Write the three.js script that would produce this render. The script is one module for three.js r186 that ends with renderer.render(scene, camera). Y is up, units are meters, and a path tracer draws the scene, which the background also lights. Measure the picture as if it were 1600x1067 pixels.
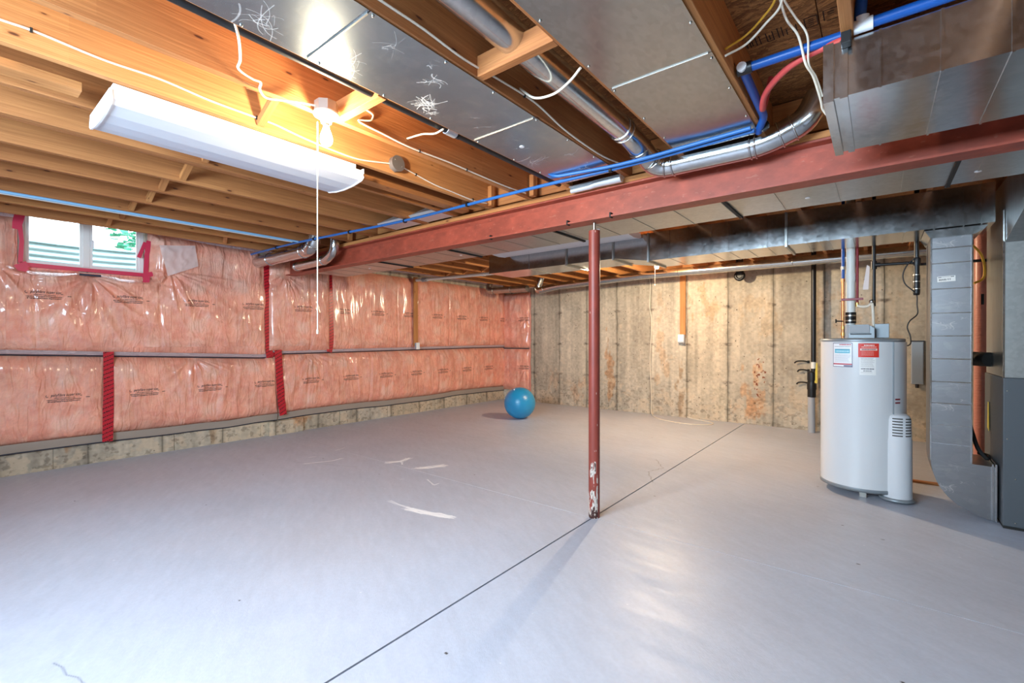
import * as THREE from 'three';
import { RectAreaLightUniformsLib } from 'three/addons/lights/RectAreaLightUniformsLib.js';
import { mergeGeometries } from 'three/addons/utils/BufferGeometryUtils.js';
import { RoundedBoxGeometry } from 'three/addons/geometries/RoundedBoxGeometry.js';

// ---------------------------------------------------------------- camera, sky, light, exposure
const scene = new THREE.Scene();
const YAW = 0.672417, EYE = 1.3;
const camera = new THREE.PerspectiveCamera(72.97, 1600 / 1067, 0.05, 80);
camera.position.set(0, EYE, 0);
camera.lookAt(-Math.sin(YAW), EYE - 0.0033, -Math.cos(YAW));
const renderer = new THREE.WebGLRenderer({ antialias: true });
renderer.toneMapping = THREE.LinearToneMapping;
renderer.toneMappingExposure = 0.6;
renderer.shadowMap.enabled = true;
scene.background = new THREE.Color(0.72, 0.87, 1.0);
scene.backgroundIntensity = 16;
RectAreaLightUniformsLib.init();
// daylight that falls in through the window of the wall behind the camera
const DAY = new THREE.Color(0.62, 0.81, 1.0);
function daylight(x, y, z, w, h, tx, ty, tz, power) {
  const l = new THREE.RectAreaLight(DAY, power, w, h);
  l.position.set(x, y, z); l.lookAt(tx, ty, tz); scene.add(l);
}
daylight(-1.75, 2.02, 1.46, 2.5, 0.72, -1.75, 2.02, -5, 84);
const BULB_COLOR = new THREE.Color(1.0, 0.8, 0.54);

// ---------------------------------------------------------------- random, noise
function rng(seed) { let s = seed >>> 0; return () => { s = (s + 0x6D2B79F5) >>> 0; let t = s; t = Math.imul(t ^ (t >>> 15), t | 1); t ^= t + Math.imul(t ^ (t >>> 7), t | 61); return ((t ^ (t >>> 14)) >>> 0) / 4294967296; }; }
const R = rng(7);
const rr = (a, b) => a + (b - a) * R();
function hash(x, y) { let h = Math.imul(x, 374761393) + Math.imul(y, 668265263); h = Math.imul(h ^ (h >>> 13), 1274126177); return ((h ^ (h >>> 16)) >>> 0) / 4294967296; }
function noise(x, y, px = 0, py = 0) {
  const xi = Math.floor(x), yi = Math.floor(y), fx = x - xi, fy = y - yi;
  const u = fx * fx * (3 - 2 * fx), v = fy * fy * (3 - 2 * fy);
  const w = (a, p) => p ? ((a % p) + p) % p : a;
  const a = hash(w(xi, px), w(yi, py)), b = hash(w(xi + 1, px), w(yi, py)), c = hash(w(xi, px), w(yi + 1, py)), d = hash(w(xi + 1, px), w(yi + 1, py));
  return a + (b - a) * u + (c - a) * v + (a - b - c + d) * u * v;
}
function fbm(x, y, o = 4, px = 0, py = 0) { let s = 0, a = 0.5, t = 0; for (let i = 0; i < o; i++) { s += a * noise(x, y, px, py); t += a; a *= 0.5; x *= 2; y *= 2; px *= 2; py *= 2; } return s / t; }
const clamp = (v, a = 0, b = 1) => Math.min(b, Math.max(a, v));
const sstep = (a, b, x) => { const t = clamp((x - a) / (b - a)); return t * t * (3 - 2 * t); };
const lerp = (a, b, t) => a + (b - a) * t;

// ---------------------------------------------------------------- textures
function dataTex(w, h, f, srgb, repeat = true) {
  const d = new Uint8Array(w * h * 4), o = [0, 0, 0, 255];
  for (let y = 0; y < h; y++) for (let x = 0; x < w; x++) { o[3] = 255; f(x, y, o); const k = (y * w + x) * 4; d[k] = clamp(o[0], 0, 255); d[k + 1] = clamp(o[1], 0, 255); d[k + 2] = clamp(o[2], 0, 255); d[k + 3] = o[3]; }
  const t = new THREE.DataTexture(d, w, h); t.magFilter = THREE.LinearFilter; t.minFilter = THREE.LinearFilter;
  t.wrapS = t.wrapT = repeat ? THREE.RepeatWrapping : THREE.ClampToEdgeWrapping;
  if (srgb) t.colorSpace = THREE.SRGBColorSpace; t.needsUpdate = true; return t;
}
function canvasTex(w, h, draw, repeat = false) {
  const c = document.createElement('canvas'); c.width = w; c.height = h; draw(c.getContext('2d'), w, h);
  const t = new THREE.CanvasTexture(c); t.colorSpace = THREE.SRGBColorSpace;
  t.wrapS = t.wrapT = repeat ? THREE.RepeatWrapping : THREE.ClampToEdgeWrapping; return t;
}
// a canvas whose pixels can be mixed into a computed texture
function canvasPixels(w, h, draw) { const c = document.createElement('canvas'); c.width = w; c.height = h; const g = c.getContext('2d'); draw(g, w, h); return g.getImageData(0, 0, w, h).data; }

// softwood: 2 m along u, 0.5 m along v
const woodKnots = []; { const k = rng(31); for (let i = 0; i < 10; i++) woodKnots.push([k() * 1024, k() * 512, 2.5 + k() * 4.5]); }
const woodTex = dataTex(1024, 512, (x, y, o) => {
  let v = y, dark = 0, ring = 0;
  for (const [kx, ky, kr] of woodKnots) {
    const dx = (((x - kx) % 1024) + 1536) % 1024 - 512, dy = (((y - ky) % 512) + 768) % 512 - 256;
    const d = Math.hypot(dx / 1.7, dy);
    if (d < kr * 6) { v += Math.sign(dy || 1) * kr * 2.2 * Math.exp(-d / kr / 1.6); const e = sstep(kr, kr * 0.5, d); dark = Math.max(dark, e); ring = Math.max(ring, 0.5 * sstep(kr * 2.2, kr, d)); }
  }
  const a = fbm(x / 128, v / 9, 4, 8, 0), b = noise(x / 256, v / 2.2, 4, 0), c = fbm(x / 200, v / 60 + 9, 3, 0, 0), e = fbm(x / 60 + 3, v / 1.4, 2);
  const g = 0.52 * a + 0.2 * b + 0.28 * e, s = 0.78 + 0.36 * g - 0.10 * (1 - c) - 0.2 * ring - 0.42 * dark;
  o[0] = 224 * Math.pow(s, 0.85); o[1] = 168 * Math.pow(s, 1.15); o[2] = 108 * Math.pow(s, 1.4);
}, true);
const woodBump = dataTex(512, 256, (x, y, o) => { const g = 0.6 * fbm(x / 64, y / 4, 3, 8, 0) + 0.4 * noise(x / 12, y / 1.2); o[0] = o[1] = o[2] = 255 * g; });
// strand board: 1.2 m
const osbPix = canvasPixels(1024, 1024, (g) => {
  g.fillStyle = '#9a6a3c'; g.fillRect(0, 0, 1024, 1024); const k = rng(5);
  for (let i = 0; i < 5200; i++) {
    const l = 30 + k() * 75, w = 4 + k() * 14, t = k(), x = k() * 1024, y = k() * 1024, a = (k() - 0.5) * 1.3;
    g.fillStyle = `rgb(${128 + t * 62},${84 + t * 50},${44 + t * 34})`;
    for (const ox of [0, -1024, 1024]) { if (ox && x > 120 && x < 904) continue; g.save(); g.translate(x + ox, y); g.rotate(a); g.fillRect(-l / 2, -w / 2, l, w); g.fillStyle = 'rgba(60,32,12,0.55)'; g.fillRect(-l / 2, w / 2 - 1.5, l, 1.5); g.restore(); g.fillStyle = `rgb(${128 + t * 62},${84 + t * 50},${44 + t * 34})`; }
  }
});
const osbTex = dataTex(1024, 1024, (x, y, o) => { const k = (y * 1024 + x) * 4; const n = 0.9 + 0.2 * noise(x / 3, y / 2); o[0] = osbPix[k] * n; o[1] = osbPix[k + 1] * n; o[2] = osbPix[k + 2] * n; }, true);
const osbPrintTex = canvasTex(1024, 256, (g) => {
  g.clearRect(0, 0, 1024, 256); g.strokeStyle = '#22150c'; g.fillStyle = '#22150c'; g.lineWidth = 9; g.lineCap = 'butt';
  const line = (...p) => { g.beginPath(); g.moveTo(p[0], p[1]); for (let i = 2; i < p.length; i += 2) g.lineTo(p[i], p[i + 1]); g.stroke(); };
  // block characters as far as they can be made out on the board
  line(30, 205, 30, 90); line(55, 205, 55, 80); line(75, 200, 120, 100, 120, 200); line(78, 140, 118, 140); line(150, 200, 150, 70, 205, 70, 205, 200); line(170, 190, 170, 120);
  line(240, 70, 240, 200); line(300, 70, 300, 200, 355, 200, 355, 70); line(325, 110, 325, 180); line(400, 60, 400, 200); line(435, 60, 435, 200); line(470, 120, 470, 200); line(520, 90, 520, 195); line(550, 90, 550, 195);
  line(620, 70, 620, 205, 720, 205, 720, 70, 620, 70); line(648, 100, 692, 100); line(648, 125, 692, 125); line(648, 150, 692, 150); line(648, 178, 692, 178);
  line(770, 190, 770, 60, 880, 60, 880, 130); line(800, 92, 850, 92); line(800, 118, 850, 118); line(785, 200, 880, 200); line(905, 40, 980, 40); line(910, 70, 970, 70); line(910, 100, 975, 100);
});
// poured concrete wall, 9.4 m x 2.7 m
const JOINTS = [-6.27, -5.658, -5.04, -4.415, -3.786, -3.145, -2.523, -1.885, -1.249, -0.611, 0.045, 0.66, 1.27, 1.88, 2.49];
const CW = 2048, CH = 640, CX0 = -6.6, CWM = 9.7, CHM = 2.75;
const holes = []; { const k = rng(77); for (let i = 0; i < 900; i++) holes.push([k() * CW, k() * CH, 0.7 + k() * k() * 2.2]); }
const holeMap = new Float32Array(CW * CH);
for (const [hx, hy, hr] of holes) for (let y = Math.floor(hy - hr - 1); y <= hy + hr + 1; y++) for (let x = Math.floor(hx - hr - 1); x <= hx + hr + 1; x++) if (x >= 0 && y >= 0 && x < CW && y < CH) { const d = Math.hypot(x - hx, y - hy); if (d < hr) holeMap[y * CW + x] = Math.max(holeMap[y * CW + x], sstep(hr, hr * 0.4, d)); }
// [x, y, half width, half height, red, green, blue, strength] stains seen on the wall
const stains = [
  [-3.95, 0.62, 0.12, 0.55, 176, 118, 72, 0.75], [-3.98, 1.05, 0.07, 0.45, 190, 120, 72, 0.6], [-4.6, 0.4, 0.2, 0.32, 205, 160, 124, 0.7], [-5.15, 0.5, 0.2, 0.3, 200, 160, 128, 0.5],
  [-2.95, 0.95, 0.16, 0.5, 196, 150, 108, 0.55], [-3.0, 1.85, 0.16, 0.3, 196, 152, 110, 0.35], [-2.62, 0.55, 0.1, 0.6, 158, 120, 82, 0.7], [-1.5, 0.55, 0.26, 0.42, 205, 150, 104, 0.75], [-1.62, 0.25, 0.3, 0.2, 208, 150, 104, 0.6],
  [-2.25, 1.9, 0.25, 0.35, 180, 138, 88, 0.5], [-1.45, 1.6, 0.3, 0.5, 190, 152, 106, 0.35], [-0.3, 1.5, 0.5, 0.7, 190, 150, 112, 0.5], [-0.8, 0.4, 0.3, 0.3, 206, 170, 130, 0.45],
  [-2.1, 1.15, 0.2, 0.55, 214, 198, 172, 0.55], [-3.5, 0.5, 0.16, 0.4, 208, 196, 176, 0.6], [-4.2, 1.95, 0.14, 0.25, 150, 112, 82, 0.45], [-2.0, 0.35, 0.35, 0.3, 204, 190, 162, 0.5], [-0.95, 0.9, 0.2, 0.5, 205, 188, 160, 0.35]];
const concreteTex = dataTex(CW, CH, (px, py, o) => {
  const x = CX0 + px / CW * CWM, y = py / CH * CHM;
  let pi = 0; while (pi < JOINTS.length && x > JOINTS[pi]) pi++;
  const tone = 0.9 + 0.14 * hash(pi, 91), warm = hash(pi, 17);
  const n = fbm(x * 3 + pi * 7, y * 2.2, 5), f = fbm(x * 30, y * 30, 3), st = fbm(x * 16 + pi * 3, y * 0.8, 3);
  let s = tone * (0.8 + 0.22 * n + 0.18 * (f - 0.5) + 0.22 * (st - 0.5));
  let r = 212 * s, g = (198 + 5 * warm) * s, b = (174 + 12 * warm) * s;
  for (const [sx, sy, sw, sh, sr, sg, sb, a] of stains) {
    const dx = (x - sx) / sw, dy = (y - sy) / sh; if (dx * dx + dy * dy > 2.2) continue;
    const e = fbm(x * 11 + sx * 5, y * 5 + sy, 5), m = 0.7 * a * sstep(0.02, 0.25, e - 0.44 - 0.3 * (dx * dx + dy * dy - 0.55));
    r = lerp(r, sr * (0.75 + 0.4 * f), m); g = lerp(g, sg * (0.75 + 0.4 * f), m); b = lerp(b, sb * (0.75 + 0.4 * f), m);
  }
  // flaking skim coat with ragged outlines, low on the wall
  const pl = fbm(x * 7, y * 9 + 31, 5), pm = 0.8 * sstep(0.03, 0.07, pl - 0.5 - 0.25 * sstep(0.12, 0.95, y));
  r = lerp(r, 212, pm * 0.6); g = lerp(g, 192, pm * 0.6); b = lerp(b, 164, pm * 0.6);
  const dk = sstep(0.6, 0.68, fbm(x * 22, y * 26 + 11, 4)) * sstep(0.9, 0.2, y + 0.3 * n); r *= 1 - 0.16 * dk; g *= 1 - 0.17 * dk; b *= 1 - 0.18 * dk;
  // dirt in the form joints, and tie marks across them
  let jd = 9; for (const j of JOINTS) jd = Math.min(jd, Math.abs(x - j + 0.012 * (noise(y * 5, j * 9) - 0.5)));
  const jm = 0.5 * sstep(0.045, 0.01, jd) * fbm(y * 6, x * 9, 3) + 0.75 * sstep(0.011, 0.004, jd) * (0.3 + 0.7 * fbm(y * 9, x * 3, 3)); r *= 1 - 0.42 * jm; g *= 1 - 0.42 * jm; b *= 1 - 0.43 * jm;
  for (const ty of [0.62, 1.22, 1.83]) { const m = sstep(0.1, 0.02, jd) * sstep(0.035, 0.01, Math.abs(y - ty + 0.03 * (noise(x * 20, ty) - 0.5))) * noise(x * 40, y * 40); r *= 1 - 0.4 * m; g *= 1 - 0.42 * m; b *= 1 - 0.42 * m; }
  if (Math.hypot((x + 1.43) / 0.09, (y - 0.72) / 0.3) < 1 && fbm(x * 34, y * 26 + 3, 3) > 0.66) { r = 128; g = 72; b = 48; }
  const h = holeMap[py * CW + px]; r *= 1 - 0.6 * h; g *= 1 - 0.62 * h; b *= 1 - 0.62 * h;
  o[0] = r; o[1] = g; o[2] = b;
}, true, true);
const concreteBump = dataTex(512, 512, (x, y, o) => { o[0] = o[1] = o[2] = 255 * (0.6 * fbm(x / 40, y / 40, 4, 13, 13) + 0.4 * noise(x / 3, y / 3)); });
// painted floor, 10 m x 10 m from (-6.6, -8)
const FX0 = -6.7, FZ0 = -8.0, FS = 10, FN = 2048;
const fpx = (x, z) => [(x - FX0) / FS * FN, (z - FZ0) / FS * FN];
const floorMarks = canvasPixels(FN, FN, (g) => {
  g.clearRect(0, 0, FN, FN); const k = rng(12);
  const smear = (pts, w, n, a) => { for (let i = 0; i < n; i++) { g.strokeStyle = `rgba(255,255,255,${a * (0.3 + 0.7 * k())})`; g.lineWidth = 0.6 + k() * w * 0.45; g.beginPath(); pts.forEach(([x, z], q) => { const [u, v] = fpx(x + (k() - 0.5) * w * 0.012, z + (k() - 0.5) * w * 0.012); q ? g.lineTo(u, v) : g.moveTo(u, v); }); g.stroke(); } };
  smear([[-4.72, -2.43], [-4.66, -2.55], [-4.6, -2.68], [-4.62, -2.8]], 3, 9, 0.9); smear([[-4.95, -2.6], [-4.9, -2.66]], 2, 4, 0.8); smear([[-5.0, -2.95], [-5.05, -3.1]], 2, 5, 0.6);
  smear([[-4.1, -3.0], [-4.0, -3.12], [-4.05, -3.28]], 7, 16, 0.75); smear([[-4.0, -3.12], [-3.9, -3.05]], 3, 5, 0.8);
  smear([[-3.66, -3.06], [-3.6, -3.16], [-3.52, -3.3]], 8, 20, 0.75); smear([[-3.3, -2.87], [-3.22, -2.84], [-3.12, -2.8], [-3.13, -2.86]], 2, 5, 0.8); smear([[-3.5, -2.72], [-3.48, -2.74]], 2, 3, 0.7);
  smear([[-3.1, -2.3], [-2.98, -2.28], [-2.84, -2.3]], 4, 9, 0.5); smear([[-2.86, -2.28], [-2.7, -2.3], [-2.56, -2.34], [-2.45, -2.37]], 6, 22, 0.8);
  const crack = (pts, a) => { g.strokeStyle = `rgba(30,32,36,${a})`; g.lineWidth = 1; g.beginPath(); let p = pts[0]; g.moveTo(...fpx(...p)); for (const q of pts.slice(1)) { for (let i = 1; i <= 8; i++) g.lineTo(...fpx(lerp(p[0], q[0], i / 8) + (k() - 0.5) * 0.02, lerp(p[1], q[1], i / 8) + (k() - 0.5) * 0.02)); p = q; } g.stroke(); };
  crack([[-2.6, -0.3], [-2.1, -0.42], [-1.98, -0.52], [-1.9, -0.6], [-1.72, -0.62]], 0.35);
  crack([[-1.62, -4.1], [-1.78, -4.4], [-1.72, -4.62], [-1.9, -4.9]], 0.55); crack([[-4.9, -2.4], [-4.2, -2.7]], 0.25);
  g.strokeStyle = 'rgba(255,255,255,0.5)'; g.lineWidth = 0.8; for (const s of [[[-0.42, -1.62], [-0.36, -1.5], [-0.33, -1.3]], [[-5.4, -2.96], [-4.0, -3.0], [-1.7, -3.0]]]) { g.beginPath(); s.forEach((q, i) => i ? g.lineTo(...fpx(...q)) : g.moveTo(...fpx(...q))); g.stroke(); }
  g.fillStyle = 'rgba(20,16,14,0.85)'; for (let i = 0; i < 34; i++) { const [u, v] = fpx(-6.2 + k() * 6.5, -7.6 + k() * 7); g.fillRect(u, v, 1 + k() * 2.5, 1 + k()); }
  g.fillStyle = 'rgba(255,255,255,0.8)'; for (let i = 0; i < 50; i++) { const [u, v] = fpx(-5 + k() * 5.6, -5 + k() * 4.5); g.fillRect(u, v, 1 + k() * 1.5, 1); }
});
const floorTex = dataTex(FN, FN, (x, y, o) => {
  const k = (y * FN + x) * 4, a = floorMarks[k + 3] / 255;
  const n = fbm(x / 190, y / 190, 5), f = noise(x / 2.2, y / 2.2), sw = fbm((x + y * 0.6) / 30, (y - x * 0.6) / 7, 3), s = 0.92 + 0.10 * n + 0.03 * (f - 0.5) + 0.05 * (sw - 0.5);
  const w = fbm(x / 260 + 40, y / 260, 3) - 0.5;
  o[0] = lerp((192 + 8 * w) * s, floorMarks[k], a); o[1] = lerp(198 * s, floorMarks[k + 1], a); o[2] = lerp((212 - 8 * w) * s, floorMarks[k + 2], a);
}, true, true);
const floorRough = dataTex(512, 512, (x, y, o) => { const s = fbm(x / 50, y / 12, 4, 10, 43); o[0] = o[2] = 0; o[1] = 255 * (0.36 + 0.2 * s); });
const floorBump = dataTex(512, 512, (x, y, o) => { o[0] = o[1] = o[2] = 255 * (0.6 * fbm(x / 9, y / 9, 3, 57, 57) + 0.4 * noise((x + y) / 14, (x - y) / 3)); });
// galvanised sheet, 0.6 m
const zincCells = []; { const k = rng(3); for (let i = 0; i < 32 * 32; i++) zincCells.push([k(), k(), k()]); }
function zinc(x, y) { const cx = Math.floor(x / 16), cy = Math.floor(y / 16); let best = 1e9, id = 0; for (let j = -1; j <= 1; j++) for (let i = -1; i <= 1; i++) { const q = ((cx + i + 32) % 32) + ((cy + j + 32) % 32) * 32, c = zincCells[q], d = Math.hypot(x - (cx + i + c[0]) * 16, y - (cy + j + c[1]) * 16); if (d < best) { best = d; id = q; } } return zincCells[id][2]; }
const zincTex = dataTex(512, 512, (x, y, o) => { const c = zinc(x, y), n = fbm(x / 80, y / 80, 4, 6, 6), s = 0.95 + 0.05 * (c - 0.5) + 0.06 * (n - 0.5); o[0] = 214 * s; o[1] = 217 * s; o[2] = 218 * s; }, true);
const zincRough = dataTex(512, 512, (x, y, o) => { const c = zinc(x, y), n = fbm(x / 60, y / 60, 4, 8, 8); o[0] = o[2] = 255; o[1] = 255 * (0.15 + 0.03 * c + 0.06 * n); });
// chalky scuffs on the sheet panels
const drawPan = (metal) => (g) => {  // the same marks twice: as colour, and as where bare metal is covered by chalk
  g.fillStyle = metal ? '#ffffff' : '#b3c0c8'; g.fillRect(0, 0, 512, 1024); const k = rng(44);
  for (let i = 0; i < 260; i++) { const t = k(); g.fillStyle = metal ? 'rgba(255,255,255,0)' : `rgba(${150 + t * 90},${158 + t * 90},${165 + t * 85},0.10)`; g.beginPath(); g.ellipse(k() * 512, k() * 1024, 10 + k() * 50, 6 + k() * 30, k() * 3, 0, 7); g.fill(); }
  const scr = (x, y, r, n, a) => { for (let i = 0; i < n; i++) { const c = metal ? '0,0,0' : '235,238,242'; g.strokeStyle = `rgba(${c},${a * k()})`; g.lineWidth = 1.5 + k() * k() * 8; const t = k() * 6.3, d = k() * r; g.beginPath(); g.moveTo(x + d * Math.cos(t), y + d * Math.sin(t)); g.quadraticCurveTo(x + r * (k() - 0.5) * 1.6, y + r * (k() - 0.5), x + r * (k() - 0.5) * 2, y + r * (k() - 0.5) * 1.4); g.stroke(); } };
  scr(150, 560, 100, 42, 0.75); scr(330, 450, 80, 14, 0.6); scr(90, 650, 45, 12, 0.75); scr(430, 360, 40, 7, 0.5); scr(250, 800, 120, 10, 0.4); scr(130, 130, 120, 20, 0.5); scr(380, 170, 100, 14, 0.5); scr(200, 930, 150, 8, 0.3);
};
const panTex = canvasTex(512, 1024, drawPan(false)), panMetal = canvasTex(512, 1024, drawPan(true)); panMetal.colorSpace = THREE.NoColorSpace;
for (const t of [panTex, panMetal]) t.wrapS = t.wrapT = THREE.RepeatWrapping;
// fibreglass under clear film: 1.29 m along u, 1.5 m along v, two prints to a tile
const BW = 1024, BH = 1024;
const printPix = canvasPixels(BW, BH, (g) => {
  g.clearRect(0, 0, BW, BH); const k = rng(8), pxm = BW / 1.29, pym = BH / 1.5;
  for (const u0 of [0.12, 0.765]) {
    const x = u0 * pxm, y = BH - 0.535 * pym; g.fillStyle = 'rgba(28,16,18,1)'; g.strokeStyle = 'rgba(28,16,18,1)';
    g.font = 'italic bold 24px sans-serif'; g.save(); g.translate(x + 30, y); g.scale(0.77, 1); g.fillText('polyfibre super six', 0, 0); g.restore();
    g.lineWidth = 3; for (const c of [x + 10, x + 206]) { g.beginPath(); g.arc(c, y - 6, 7, 0.6, 4.4); g.stroke(); }
    for (const [yy, a, b, h] of [[8, 50, 165, 5], [19, 8, 205, 6], [30, 14, 200, 7]]) { let q = x + a; while (q < x + b) { const w = 2 + k() * 7; g.fillRect(q, y + yy + k() * 1.4, w, h * (0.6 + 0.4 * k())); q += w + 1 + k() * 1.6; } }
    g.fillRect(x + 236, y + 12, 22, 4);
  }
});
const fibreTex = dataTex(BW, BH, (x, y, o) => {
  const k = ((BH - 1 - y) * BW + x) * 4, a = printPix[k + 3] / 255;
  const n = fbm(x / 128, y / 128, 5, 8, 8), q = fbm(x / 50 + 3 * n, y / 40 + 4 * n, 4, 0, 0), f = fbm((x + 0.7 * y) / 14, (y - 0.7 * x) / 5, 3, 0, 0), cl = fbm(x / 200 + 7, y / 170 + 3, 4, 0, 0);
  const s = 0.88 + 0.17 * n + 0.08 * (q - 0.5) + 0.06 * (f - 0.5), pale = 0.5 * sstep(0.45, 0.72, cl);
  let r = lerp(250, 252, pale) * s, g = lerp(172, 208, pale) * s * (0.92 + 0.16 * q), b = lerp(146, 190, pale) * s * (0.92 + 0.16 * q);
  o[0] = lerp(r, printPix[k], a); o[1] = lerp(g, printPix[k + 1], a); o[2] = lerp(b, printPix[k + 2], a);
}, true);
const filmBump = dataTex(1024, 512, (x, y, o) => {
  const w = fbm(x / 60, y / 90, 3, 0, 0) * 3; const a = 1 - Math.abs(2 * fbm(x / 34 + w, y / 110, 3) - 1), b = 1 - Math.abs(2 * fbm(x / 80 + 9, y / 40 + w, 3) - 1);
  o[0] = o[1] = o[2] = 255 * (0.6 * a * a + 0.4 * b * b);
});
const tapeTex = canvasTex(128, 512, (g) => {
  g.fillStyle = '#c11f2e'; g.fillRect(0, 0, 128, 512); const k = rng(6);
  for (let y = -64; y < 600; y += 64) { g.save(); g.translate(64, y); g.rotate(-0.42); g.fillStyle = 'rgba(34,6,12,0.92)'; let x = -80; while (x < 80) { const w = 8 + k() * 14; g.fillRect(x, -9 + k() * 3, w, 12 + k() * 6); x += w + 5 + k() * 5; } g.restore(); }
}, true);
const columnTex = dataTex(256, 1024, (x, y, o) => {  // v: 0 floor .. 1 at 2.1 m
  const h = y / 1024 * 2.1, n = fbm(x / 40, y / 40, 4, 6, 0), f = fbm(x / 10, y / 7, 3, 25, 0); let r = 140, g = 62, b = 50;
  const s = 0.9 + 0.2 * n; r *= s; g *= s; b *= s;
  const bite = fbm(x / 26 + 5, y / 60, 4, 0, 0);
  if (h < 0.5 && bite > 0.40 + 0.28 * sstep(0.12, 0.52, h) && x > 60 && x < 215) { const w = bite > 0.5 + 0.2 * sstep(0.1, 0.45, h); r = w ? 66 : 205; g = w ? 34 : 196; b = w ? 28 : 186; if (f > 0.62) { r = 190; g = 180; b = 168; } }
  if (hash(Math.floor(x / 4), Math.floor(y / 7)) > 0.9965) { r = 215; g = 190; b = 175; }
  o[0] = r; o[1] = g; o[2] = b;
}, true);
const steelTex = dataTex(1024, 256, (x, y, o) => { const n = fbm(x / 60, y / 40, 5, 0, 0), f = fbm(x / 12, y / 8, 3), c = sstep(0.76, 0.79, fbm(x / 30 + 50, y / 9, 4)); const s = 0.84 + 0.3 * n + 0.08 * (f - 0.5); o[0] = lerp(158 * s, 180, c * 0.4); o[1] = lerp(72 * s, 120, c * 0.4); o[2] = lerp(52 * s, 100, c * 0.4); }, true);

// ---------------------------------------------------------------- materials
const M = {};
const mat = (name, o) => (M[name] = new THREE.MeshPhysicalMaterial({ ...o }), M[name].name = name, M[name]);
const hex = (c) => new THREE.Color(c);
for (const [i, c] of ['#efe3d6', '#dcc8b8', '#ead9c6', '#cdb4a0'].entries()) mat('wood' + i, { map: woodTex, color: hex(c), roughness: 0.72, bumpMap: woodBump, bumpScale: 0.0012 });
mat('osb', { map: osbTex, roughness: 0.8 });
mat('osbPrint', { map: osbPrintTex, transparent: true, roughness: 0.8 });
mat('concrete', { map: concreteTex, roughness: 0.92, bumpMap: concreteBump, bumpScale: 0.006 });
mat('plainConcrete', { color: hex('#a59a86'), roughness: 0.95, bumpMap: concreteBump, bumpScale: 0.006 });
mat('floor', { map: floorTex, roughnessMap: floorRough, roughness: 1, bumpMap: floorBump, bumpScale: 0.0005 });
mat('groove', { color: hex('#2a2724'), roughness: 1 });
mat('zinc', { map: zincTex, roughnessMap: zincRough, roughness: 1, metalness: 1 });
mat('zincDull', { map: zincTex, roughness: 0.36, metalness: 1, color: hex('#e2e2de') });
mat('pan', { map: panTex, metalnessMap: panMetal, roughness: 0.25, metalness: 0.97 });
mat('panClean', { map: zincTex, roughness: 0.24, metalness: 1, color: hex('#d2d4d2') });
mat('agedZinc', { map: panTex, metalnessMap: panMetal, roughness: 0.36, metalness: 0.95, color: hex('#d2c4bf') });
mat('film', { map: fibreTex, roughness: 0.6, clearcoat: 0.9, clearcoatRoughness: 0.16, bumpMap: filmBump, bumpScale: 0.012 });
mat('clearFilm', { color: hex('#fbf3f1'), transmission: 0.5, roughness: 0.45, thickness: 0, ior: 1.5 });
mat('hem', { color: hex('#a89c90'), roughness: 0.5 });
mat('strap', { color: hex('#2b3140'), roughness: 0.6 });
mat('tape', { map: tapeTex, roughness: 0.32 });
mat('tapePink', { color: hex('#d83a5c'), roughness: 0.35 });
mat('navyTape', { color: hex('#1d2440'), roughness: 0.4 });
mat('steel', { map: steelTex, roughness: 0.5 });
mat('column', { map: columnTex, roughness: 0.45 });
mat('screw', { color: hex('#b9b6ae'), metalness: 1, roughness: 0.35 });
mat('white', { color: hex('#eef0f2'), roughness: 0.35 });
mat('lens', { color: hex('#d0d5df'), roughness: 0.45 });
mat('porcelain', { color: hex('#f2efe8'), roughness: 0.2 });
mat('greyBox', { color: hex('#9a9690'), metalness: 0.7, roughness: 0.5 });
mat('cable', { color: hex('#e9e0cd'), roughness: 0.5 });
mat('cableYellow', { color: hex('#d9a431'), roughness: 0.5 });
mat('black', { color: hex('#17181a'), roughness: 0.42 });
mat('blackDull', { color: hex('#24221f'), roughness: 0.75 });
mat('foil', { color: hex('#dfe6ea'), metalness: 0.55, roughness: 0.4 });
mat('blueLine', { color: hex('#2a69b0'), roughness: 0.38 });
mat('bluePex', { color: hex('#0a4f9e'), roughness: 0.38 });
mat('redPex', { color: hex('#c04a48'), roughness: 0.4 });
mat('darkRed', { color: hex('#8c1f2b'), roughness: 0.4 });
mat('copper', { color: hex('#c98254'), metalness: 1, roughness: 0.3 });
mat('brass', { color: hex('#d8b060'), metalness: 1, roughness: 0.3 });
mat('pvc', { color: hex('#e4e6e0'), roughness: 0.4 });
mat('greyPipe', { color: hex('#a7abb0'), roughness: 0.5 });
mat('enamel', { color: hex('#dcdfe1'), roughness: 0.24, clearcoat: 0.4, clearcoatRoughness: 0.15 });
mat('greyTrim', { color: hex('#8f979c'), roughness: 0.4, metalness: 0.3 });
mat('furnaceGrey', { color: hex('#53595e'), roughness: 0.45 });
mat('plastic', { color: hex('#d6d9dc'), roughness: 0.4 });
mat('slot', { color: hex('#4c4a48'), roughness: 0.9 });
mat('ball', { color: hex('#2190c6'), roughness: 0.32, clearcoat: 0.25, clearcoatRoughness: 0.3 });
mat('pinkDull', { color: hex('#d98d7d'), roughness: 0.5, clearcoat: 0.6, clearcoatRoughness: 0.3, bumpMap: filmBump, bumpScale: 0.003 });
mat('lavender', { color: hex('#e4cdd0'), roughness: 0.45, clearcoat: 0.5, clearcoatRoughness: 0.3, bumpMap: filmBump, bumpScale: 0.012 });
mat('tag', { color: hex('#d9c24a'), roughness: 0.6 });
mat('pane', { color: hex('#f6fbfc'), transmission: 1, roughness: 0.02, thickness: 0, ior: 1.5 });
mat('vinyl', { color: hex('#f2f2f0'), roughness: 0.4 });
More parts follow.
